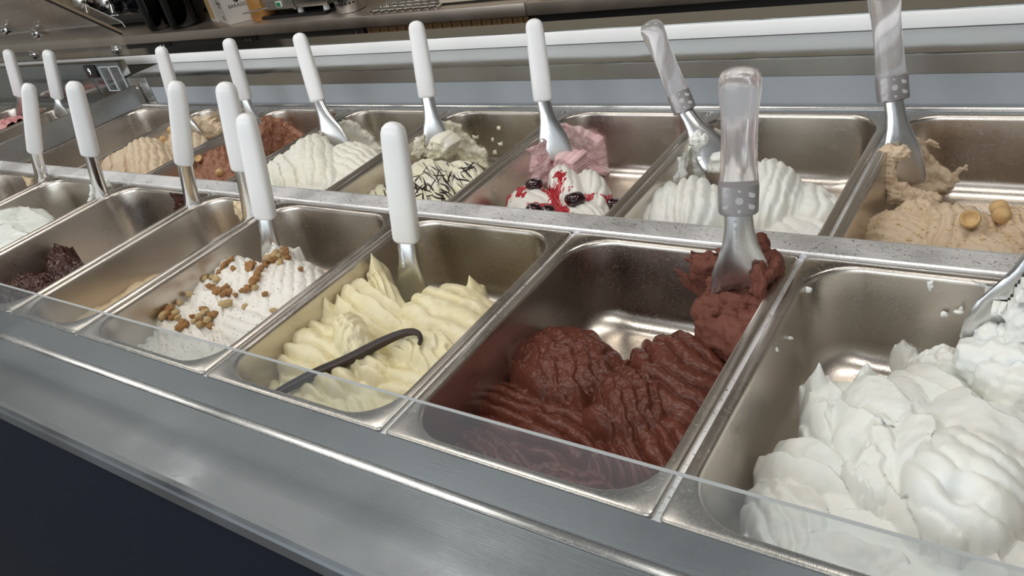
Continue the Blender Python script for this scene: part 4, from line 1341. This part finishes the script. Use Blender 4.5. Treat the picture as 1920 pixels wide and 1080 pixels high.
shaft_text(SPC, (1396, 590), -.068, (1384, 396), -.050, (1388, 125), -.035, (.45, -1, .2), 'MADE IN ITALY', .80, .0042, -.0035)
shaft_text(SPV, (778, 600), -.115, (763, 452), -.085, (735, 229), -.070, (.35, -1, .25), 'INOX 18/10', .80, .0040, -.0045, True)

# ------------------------------------------------------------------ second display case at the far left
case2 = empty('display_case', (-2.4, .2, ZF))
tag(case2, 'second display case at the far left with tilted acrylic hood and digital readout', 'display case')


def c2(name, bm, mat, **k): return under(bm_obj(name, bm, mat, **k), case2)


bm = bmesh.new(); box(bm, (-3.2, .446, -.06), (-1.602, .470, .080), .001)
c2('rear_panel', bm, M_SHELF)
bm = bmesh.new(); prism_x(bm, [(.4145, -.06), (.4145, -.030), (.416, -.0285), (.428, -.0285), (.4295, -.026), (.4455, -.026), (.4455, -.06)], -3.2, -1.604)
c2('rear_rail', bm, M_CASE, angle=25)
bm = bmesh.new(); box(bm, (-1.700, .04, -.035), (-1.5560, .414, -.026), .001)
c2('cover_plate', bm, M_CASE)
bm = bmesh.new(); box(bm, (-1.668, .06, -.0258), (-1.660, .40, -.0235), .0005, 1)
c2('cover_plate_rib', bm, M_CASE)
# readout
bm = bmesh.new(); dc = aty(168, 135, .4392)
box(bm, (dc[0] - .027, .440, dc[2] - .018), (dc[0] + .027, .4455, dc[2] + .017), .003)
dsp = c2('readout', bm, M_BLACK)
m_led, N_, L_, p_ = new_mat('lit_digit')
p_.inputs['Base Color'].default_value = (.9, .95, 1, 1); p_.inputs['Emission Color'].default_value = (.85, .92, 1, 1); p_.inputs['Emission Strength'].default_value = 1.0
o = text_obj('digit', '9', .024, frame_matrix(dc, (1, 0, 0), (0, 0, 1)), m_led)
o.parent = dsp
# two small upright glass tiles with pale edges
m_tile = clear_glass('tile_glass', (.75, .80, .82), 1.5, .05)
for xa, xb in ((-1.690, -1.643), (-1.641, -1.594)):
    bm = bmesh.new(); box(bm, (xa, .4395, .006), (xb, .4425, .072))
    t_ = c2('glass_tile', bm, m_tile, smooth=False)
    for lo, hi in (((xa, .4393, .006), (xa + .0012, .4427, .072)), ((xb - .0012, .4393, .006), (xb, .4427, .072)), ((xa, .4393, .0708), (xb, .4427, .072)), ((xa, .4393, .006), (xb, .4427, .0075))):
        bm = bmesh.new(); box(bm, lo, hi)
        e_ = bm_obj('edge', bm, M_WHITEPL, smooth=False); e_.parent = t_
# hood: low upright pane on the slab, tilted pane above it, with dark edge
bm = bmesh.new(); box(bm, (-3.2, .557, .0668), (-1.728, .563, .120))
c2('hood_upright', bm, M_HOOD, smooth=False)
d_ = Vector((0, -.15, .138)).normalized(); nn = Vector((0, d_.z, -d_.y)) * -1


def slab_along(x0, x1, y, z, L, t, mat, name, off=0.0):
    bm = bmesh.new()
    p0 = Vector((0, y, z)) + Vector((0, d_.z, -d_.y)) * off
    e = Vector((0, d_.z, -d_.y)) * t
    prof = [p0, p0 + d_ * L, p0 + d_ * L + e, p0 + e]
    loft(bm, [[(x0, q.y, q.z) for q in prof], [(x1, q.y, q.z) for q in prof]])
    return c2(name, bm, mat, smooth=False)


M_BRONZE = plain('bronze_edge', (.30, .24, .17), .35)
M_DKEDGE = plain('dark_edge', (.03, .022, .022), .4)
slab_along(-3.2, -1.724, .560, .120, .46, .006, M_HOOD, 'hood_pane')
slab_along(-1.724, -1.719, .560, .120, .46, .007, M_BRONZE, 'hood_rim', .0035)
slab_along(-1.724, -1.719, .560, .120, .46, .0045, M_DKEDGE, 'hood_seal', -.001)
slab_along(-3.2, -1.735, .575, .135, .46, .003, M_HOOD, 'hood_back_pane', .012)
bm = bmesh.new()
pe = Vector((0, .575, .135)) + Vector((0, d_.z, -d_.y)) * .013
tube(bm, [(-1.735, pe.y + .004, pe.z - .012), (-1.735, pe.y, pe.z + .004), (-1.737, pe.y - .012, pe.z + .016), (-1.738, (pe + d_ * .46).y, (pe + d_ * .46).z)], .0012, 6)
c2('hood_bead', bm, M_WHITEPL)
for px, py, Y in ((62, 102, .554), (216, 93, .554), (66, 62, .50), (8, 55, .48)):
    P = aty(px, py, Y)
    bm = bmesh.new()
    Mx = Matrix.Translation(tuple(P)) @ Matrix.Rotation(math.radians(80), 4, 'X')
    lathe(bm, [(0, -.014), (.012, -.014), (.0125, -.006), (.0125, -.004), (.0155, -.003), (.0155, .0015), (.0135, .0035), (.007, .0045), (.0065, .009), (.0035, .0105), (0, .0105)], 22, Mx)
    c2('standoff_bolt', bm, M_CHROME)

# pan with pink gelato and its spatulas in the second case
pan(-2.22, -1.958, BY0, BY1, BZ, 'steel pan with pink gelato in the second case, far left')
pan(-1.956, -1.705, BY0, BY1, BZ, 'steel pan beside the pink gelato in the second case')
q = Heap(-2.22, -1.958, BY0, BY1, BZ, .002)
q.base(.0, 1.0, -.1, .98, -.040, amp=.02)
q.lobe((20, 232), (70, 225), (30, 215), -.03, -.020, ('s', 3, 40, .003, .3), rough=.006)
q.lobe((-30, 250), (30, 240), (-10, 230), -.03, -.024, ('s', 3, 40, .003, .3), rough=.006)
q.build('pink gelato in the second case, far left', gelato_mat('strawberry_gelato', (.72, .30, .30), (.80, .46, .46), .5, .2, .3, 200), None)
SPG2 = 'spatulas in the second case'
spatula(aty(118, 225, .355), aty(108, 184, .37), aty(89, 94, .38), 'white handled spatula in the second case, right one of two', group=SPG2, facing=(.6, -1, .2), hw=.017)
spatula(aty(45, 225, .355), aty(38, 180, .37), aty(14, 93, .38), 'white handled spatula in the second case, left one of two', group=SPG2, facing=(.6, -1, .2), hw=.017)
pinkcard = None

# ------------------------------------------------------------------ staff counter behind, with its things
CT = -.109     # worktop height
wk = empty('back_counter', (-1.2, 1.8, ZF))
tag(wk, 'long dark stainless steel work counter behind the display case', 'counter')


def wp(name, bm, mat, **k): return under(bm_obj(name, bm, mat, **k), wk)


xs_ = -1.005
bm = bmesh.new(); box(bm, (-4.9, 1.45, CT - .041), (xs_ - .002, 2.15, CT), .003); wp('worktop', bm, M_COUNTER)
bm = bmesh.new(); box(bm, (xs_ + .002, 1.45, CT - .041), (2.5, 2.15, CT), .003); wp('worktop', bm, M_COUNTER)
M_CAB = plain('cabinet_dark', (.045, .038, .032), .45)
M_RATT = plain('wood_front', (.30, .17, .07), .5)
for i in range(5):
    a0 = -4.85 + i * .62
    bm = bmesh.new(); box(bm, (a0, 1.48, ZF + .1), (a0 + .612, 2.1, CT - .0415), .003)
    f_ = wp('cabinet_front', bm, M_CAB)
    for k in range(2):
        bm = bmesh.new(); tube(bm, [(a0 + .56 + k * .025, 1.465, CT - .055), (a0 + .56 + k * .025, 1.465, CT - .25)], .004, 8)
        h_ = bm_obj('handle', bm, M_CHROME); h_.parent = f_
for i in range(34):
    a0 = -1.745 + i * .0212
    bm = bmesh.new(); box(bm, (a0, 1.485 + (i % 2) * .002, CT - .30), (a0 + .019, 1.50, CT - .043), .002)
    wp('wood_slat', bm, M_RATT)
bm = bmesh.new(); box(bm, (-1.745, 1.502, ZF + .1), (xs_, 2.1, CT - .042)); wp('cabinet_body', bm, M_CAB)
bm = bmesh.new(); box(bm, (xs_ + .01, 1.475, ZF + .1), (2.45, 2.1, CT - .0415), .003); wp('drawer_front', bm, plain('drawer_black', (.014, .014, .016), .3))
bm = bmesh.new(); box(bm, (-4.9, 1.5, ZF), (2.45, 2.05, ZF + .1)); wp('plinth', bm, M_BLACK)


def shop_thing(name, label, cat, loc):
    o = empty(name, loc); tag(o, label, cat); return o


# espresso machine
em = shop_thing('espresso_machine', 'black espresso machine with beige front plate on the back counter', 'coffee machine', (-3.6, 1.9, CT))
def ep(name, bm, mat, **k): return under(bm_obj(name, bm, mat, **k), em)
M_PLATE = plain('beige_plate', (.42, .36, .27), .45)
M_GLOSSBLK = plain('gloss_black', (.008, .008, .011), .08, coat=.4)
bm = bmesh.new(); box(bm, (-4.32, 1.80, CT + .02), (-3.02, 2.12, CT + .75), .012); ep('body', bm, M_GLOSSBLK)
p0 = aty(240, 30, 1.795); p1 = aty(142, 38, 1.795)
bm = bmesh.new(); box(bm, (p1[0], 1.790, CT + .10), (p0[0] + .02, 1.80, CT + .60), .003); ep('front_plate', bm, M_PLATE)
bm = bmesh.new(); box(bm, (-4.30, 1.62, CT + .015), (-3.05, 1.80, CT + .060), .010); ep('drip_tray', bm, M_GLOSSBLK)
for x in (-4.25, -3.12):
    bm = bmesh.new(); lathe(bm, [(0, 0), (.03, 0), (.026, .02), (0, .02)], 16, Matrix.Translation((x, 1.72, CT))); ep('foot', bm, M_BLACK)
for px in (158, 205):
    c_ = aty(px, 6, 1.74)
    bm = bmesh.new(); lathe(bm, [(0, -.02), (.045, -.02), (.05, 0), (.05, .03), (.042, .05), (.02, .09), (0, .09)], 24, Matrix.Translation(tuple(c_))); ep('group_head', bm, M_CHROME)
    bm = bmesh.new(); tube(bm, [(c_[0], 1.72, c_[2] - .005), (c_[0] + .01, 1.62, c_[2] - .03), (c_[0] + .012, 1.56, c_[2] - .045)], [.012, .016, .013], 12); ep('portafilter_handle', bm, M_BLACK)
    bm = bmesh.new(); tube(bm, [(c_[0] + .03, 1.73, c_[2]), (c_[0] + .045, 1.71, c_[2] - .05)], .016, 14); ep('spout', bm, M_CHROME)
bm = bmesh.new(); tube(bm, [A_(118, -10, 1.70), A_(124, 12, 1.69), A_(131, 30, 1.68)], .006, 8); ep('steam_wand', bm, M_CHROME)
# timber boards left of the machine
M_TIMB = plain('light_timber', (.46, .30, .14), .55)
tb = shop_thing('timber_rack', 'light timber slatted board standing left of the espresso machine', 'rack', (-4.6, 1.7, CT))
for i in range(6):
    pa = aty(60 + i * 14, 20, 1.76)
    bm = bmesh.new(); box(bm, (pa[0], 1.75, CT), (pa[0] + .085 * .46, 1.77, CT + .55), .003)
    under(bm_obj('slat', bm, M_TIMB), tb)
bm = bmesh.new(); box(bm, (aty(60, 20, 1.78)[0], 1.771, CT), (aty(142, 20, 1.78)[0], 1.785, CT + .55), .002)
under(bm_obj('backboard', bm, M_TIMB), tb)

# dark glass jars
M_JAR = clear_glass('dark_jar_glass', (.10, .14, .12), 1.5, .0)
for px, py, r, lab in ((327, 57, .085, 'dark glass jar on the back counter beside the white carton'), (285, 60, .07, 'dark glass jar next to the espresso machine')):
    c_ = atz(px, py, CT); bm = bmesh.new()
    lathe(bm, [(0, 0), (r * .86, 0), (r * .95, .006), (r, .02), (r, .22), (r * .9, .25), (r * .88, .25), (r * .94, .21), (r * .94, .02), (0, .014)], 28, Matrix.Translation((c_[0], c_[1] + r, CT)))
    tag(bm_obj('glass_jar', bm, M_JAR), lab, 'jar')

# cartons
M_CART = plain('white_carton', (.62, .60, .57), .6)
M_KRAFT = plain('kraft_window', (.52, .36, .16), .6)
c_ = atz(402, 49, CT); e_ = atz(430, 48, CT); g_ = atz(459, 43.5, CT)
def upright_box(name, P0, P1, P2, h, mat, label, cat):
    """carton standing on the worktop: P1 is the near corner, P0 and P2 its neighbours"""
    P0, P1, P2 = [np.array([p[0], p[1], CT]) for p in (P0, P1, P2)]
    P3 = P0 + P2 - P1
    bm = bmesh.new(); base = [P0, P1, P2, P3]; vs = [tuple(p) for p in base]; vt = [(p[0], p[1], CT + h) for p in base]
    loft(bm, [vs, vt])
    bmesh.ops.bevel(bm, geom=bm.edges[:], offset=.003, segments=2, affect='EDGES')
    root = shop_thing(name, label, cat, tuple(P1))
    under(bm_obj('carton_body' if 'carton' in name else 'body', bm, mat), root)
    return root, P0, P1, P2
E0 = np.array([e_[0], e_[1], 0]); dirL = np.array([-.115, .055, 0]); dirR = np.array([.115, .085, 0])
bx, P0, P1, P2 = upright_box('coffee_carton', E0 + dirL, E0, E0 + dirR, .30, M_CART, 'white coffee carton with round black emblem on the back counter', 'carton')
uL = Vector(P1 - P0).normalized(); uR = Vector(P2 - P1).normalized(); Z_ = Vector((0, 0, 1))
nL = uL.cross(Z_); nR = uR.cross(Z_)
def on_face(P, u, n, a, z): return Vector(P) + u * a + n * .0006 + Z_ * z
wL = (Vector(P1) - Vector(P0)).length; wR = (Vector(P2) - Vector(P1)).length
def emblem(P, u, n, a, z, r, root):
    bm = bmesh.new(); c0 = on_face(P, u, n, a, z)
    ring = [c0 + u * (r * .85 * math.cos(t)) + Z_ * (r * math.sin(t)) for t in [2 * math.pi * k / 28 for k in range(28)]]
    loft(bm, [[p - n * .0003 for p in ring], [p + n * .0003 for p in ring]])
    under(bm_obj('emblem', bm, M_INK, smooth=False), root)
    text_obj('emblem_letter', 'K', r * 1.7, frame_matrix(c0 + n * .0006, u, Z_), M_CART, root, .0001)
emblem(P1, uR, nR, wR * .46, .098, .015, bx)
emblem(P0, uL, nL, wL * .42, .112, .015, bx)
text_obj('lettering', 'BARASSO', .020, frame_matrix(on_face(P1, uR, nR, wR * .47, .070), uR, Z_), M_INK, bx, .0001)
text_obj('lettering', 'DOUBLE', .020, frame_matrix(on_face(P0, uL, nL, wL * .50, .085), uL, Z_), M_INK, bx, .0001)
text_obj('lettering', 'LUNGA', .011, frame_matrix(on_face(P0, uL, nL, wL * .50, .070), uL, Z_), M_INK, bx, .0001)
for k in range(3):
    bm = bmesh.new(); a0 = on_face(P0, uL, nL, wL * .45, .032 - k * .007)
    loft(bm, [[a0, a0 + uL * .035, a0 + uL * .035 + Z_ * .002, a0 + Z_ * .002], [q + nL * .0003 for q in (a0, a0 + uL * .035, a0 + uL * .035 + Z_ * .002, a0 + Z_ * .002)]])
    under(bm_obj('print_line', bm, M_INK, smooth=False), bx)
# coffee bag with kraft window, left of the carton
g0 = atz(398, 47, CT)
G0 = np.array([g0[0], g0[1] + .03, 0])
cb, Q0, Q1, Q2 = upright_box('coffee_bag', G0 + np.array([-.085, .035, 0]), G0, G0 + np.array([.03, .06, 0]), .30, M_CART, 'white coffee bag with yellow kraft window, left of the carton', 'bag')
uB = Vector(Q1 - Q0).normalized(); nB = uB.cross(Z_); wB = (Vector(Q1) - Vector(Q0)).length
bm = bmesh.new(); rr_ = []
for k in range(32):
    t = 2 * math.pi * k / 32; cs, sn = math.cos(t), math.sin(t)
    rr_.append(on_face(Q0, uB, nB, wB * .5 + wB * .40 * math.copysign(abs(cs) ** .3, cs), .17 + .155 * math.copysign(abs(sn) ** .18, sn)))
loft(bm, [[p - nB * .0003 for p in rr_], [p + nB * .0005 for p in rr_]])
under(bm_obj('kraft_window', bm, M_KRAFT, smooth=False), cb)
# brown bottle with white collar
b_ = atz(479, 40, CT)
bt = shop_thing('syrup_bottle', 'orange brown bottle with pale collar beside the carton', 'bottle', (b_[0], b_[1] + .06, CT))
bm = bmesh.new(); lathe(bm, [(0, 0), (.055, 0), (.058, .01), (.055, .10), (.048, .115), (0, .115)], 24, Matrix.Translation((b_[0], b_[1] + .06, CT))); under(bm_obj('body', bm, plain('amber_syrup', (.48, .24, .07), .35)), bt)
bm = bmesh.new(); lathe(bm, [(0, .113), (.042, .113), (.043, .15), (.030, .17), (.028, .24), (0, .24)], 24, Matrix.Translation((b_[0], b_[1] + .06, CT))); under(bm_obj('collar', bm, plain('pale_collar', (.55, .52, .52), .4)), bt)
# contact grill
tg_ = shop_thing('contact_grill', 'steel contact grill with green switch on the back counter', 'grill', (-2.15, 1.68, CT))
def tp_(name, bm, mat, **k): return under(bm_obj(name, bm, mat, **k), tg_)
gx0, gx1 = aty(480, 20, 1.53)[0], aty(612, 10, 1.53)[0]
bm = bmesh.new(); box(bm, (gx0, 1.535, CT + .030), (gx1, 1.95, CT + .24), .008); tp_('body', bm, M_CASE)
sx_ = aty(550, 15, 1.53)[0]
bm = bmesh.new(); box(bm, (sx_, 1.528, CT + .028), (sx_ + .018, 1.535, CT + .24), .003); tp_('edge_trim', bm, M_CASE)
sw = aty(523, 8, 1.532)
bm = bmesh.new(); box(bm, (sw[0] - .018, 1.529, sw[2] - .012), (sw[0] + .018, 1.535, sw[2] + .012), .003); s1 = tp_('switch_frame', bm, M_WHITEPL)
bm = bmesh.new(); box(bm, (sw[0] - .011, 1.526, sw[2] - .008), (sw[0] + .011, 1.531, sw[2] + .008), .002)
g_ = bm_obj('switch', bm, plain('green_switch', (.02, .30, .10), .3)); g_.parent = s1
for fx in (gx0 + .03, sx_ + .01, gx1 - .03):
    bm = bmesh.new(); lathe(bm, [(0, 0), (.014, 0), (.012, .031), (0, .031)], 14, Matrix.Translation((fx, 1.555, CT))); tp_('foot', bm, M_WHITEPL)
bm = bmesh.new(); tube(bm, [A_(456, 26, 1.50), A_(478, 20, 1.50), A_(505, 13, 1.52)], .004, 8); tp_('handle_rod', bm, M_CHROME)
bm = bmesh.new(); box(bm, (gx0 + .01, 1.525, CT + .001), (gx1 - .01, 1.9, CT + .012), .003); tp_('crumb_tray', bm, M_BLACK)
# perforated cutlery cup
cc = atz(642, 27, CT)
cu_ = shop_thing('cutlery_cup', 'perforated steel cutlery cup beside the contact grill', 'cup', (cc[0], cc[1] + .055, CT))
bm = bmesh.new(); R8 = .058
lathe(bm, [(0, .002), (R8 * .96, .002), (R8, .008), (R8, .20), (R8 * .96, .20), (R8 * .95, .012), (0, .012)], 28, Matrix.Translation((cc[0], cc[1] + .055, CT)))
under(bm_obj('body', bm, M_CASE), cu_)
hole_me = None
for a_ in range(-4, 5):
    for k in range(5):
        th = -math.pi / 2 + a_ * .26 + (0.05 if k % 2 else 0)
        P = Vector((cc[0] + R8 * math.cos(th), cc[1] + .055 + R8 * math.sin(th), CT + .035 + k * .017))
        if hole_me is None:
            bm = bmesh.new(); lathe(bm, [(0, -.0006), (.0042, -.0006), (.0042, .0006), (0, .0006)], 12); hole_me = bpy.data.meshes.new('hole'); bm.to_mesh(hole_me); bm.free(); hole_me.materials.append(M_BLACK)
        h_ = bpy.data.objects.new('hole', hole_me); COL.objects.link(h_)
        h_.location = P; h_.rotation_euler = Vector((math.cos(th), math.sin(th), 0)).to_track_quat('Z', 'Y').to_euler()
        under(h_, cu_)
# wire tray with a glass, right of the cup
ty = shop_thing('wire_tray', 'thin wire tray on the counter edge, right of the cutlery cup', 'tray', (-1.5, 1.56, CT))
tx0, tx1 = atz(690, 30, CT)[0], atz(822, 14, CT)[0]
for yy in (1.475, 1.52, 1.565, 1.61):
    bm = bmesh.new(); tube(bm, [(tx0, yy, CT + .012), (tx1, yy, CT + .012)], .004, 8); under(bm_obj('wire', bm, M_CHROME), ty)
for k in range(9):
    xx = tx0 + (tx1 - tx0) * k / 8
    bm = bmesh.new(); tube(bm, [(xx, 1.47, CT + .005), (xx, 1.62, CT + .005)], .005, 8); under(bm_obj('cross_wire', bm, M_CHROME), ty)
gl = atz(725, 20, CT); bm = bmesh.new()
lathe(bm, [(0, 0), (.032, 0), (.030, .004), (.006, .012), (.005, .05), (.02, .075), (.034, .12), (.036, .16), (.033, .16), (.030, .12), (.016, .08), (0, .076)], 24, Matrix.Translation((gl[0], gl[1] + .03, CT + .017)))
tag(bm_obj('stem_glass', bm, clear_glass('stemware', (.9, .9, .86), 1.5, .08)), 'small clear stem glass on the wire tray', 'glass')
# pale box on the right of the counter
w0 = atz(828, 10, CT); w1 = atz(1010, -6, CT)
bm = bmesh.new(); box(bm, (w0[0], 1.50, CT + .008), (w1[0], 1.80, CT + .09), .004)
wb_ = shop_thing('food_tray', 'cream coloured plastic tray on the back counter, far right', 'tray', ((w0[0] + w1[0]) / 2, 1.65, CT))
under(bm_obj('body', bm, plain('cream_plastic', (.66, .62, .52), .4)), wb_)
bm = bmesh.new(); box(bm, (w0[0] + .01, 1.51, CT), (w1[0] - .01, 1.79, CT + .009), .002); under(bm_obj('base', bm, M_BLACK), wb_)
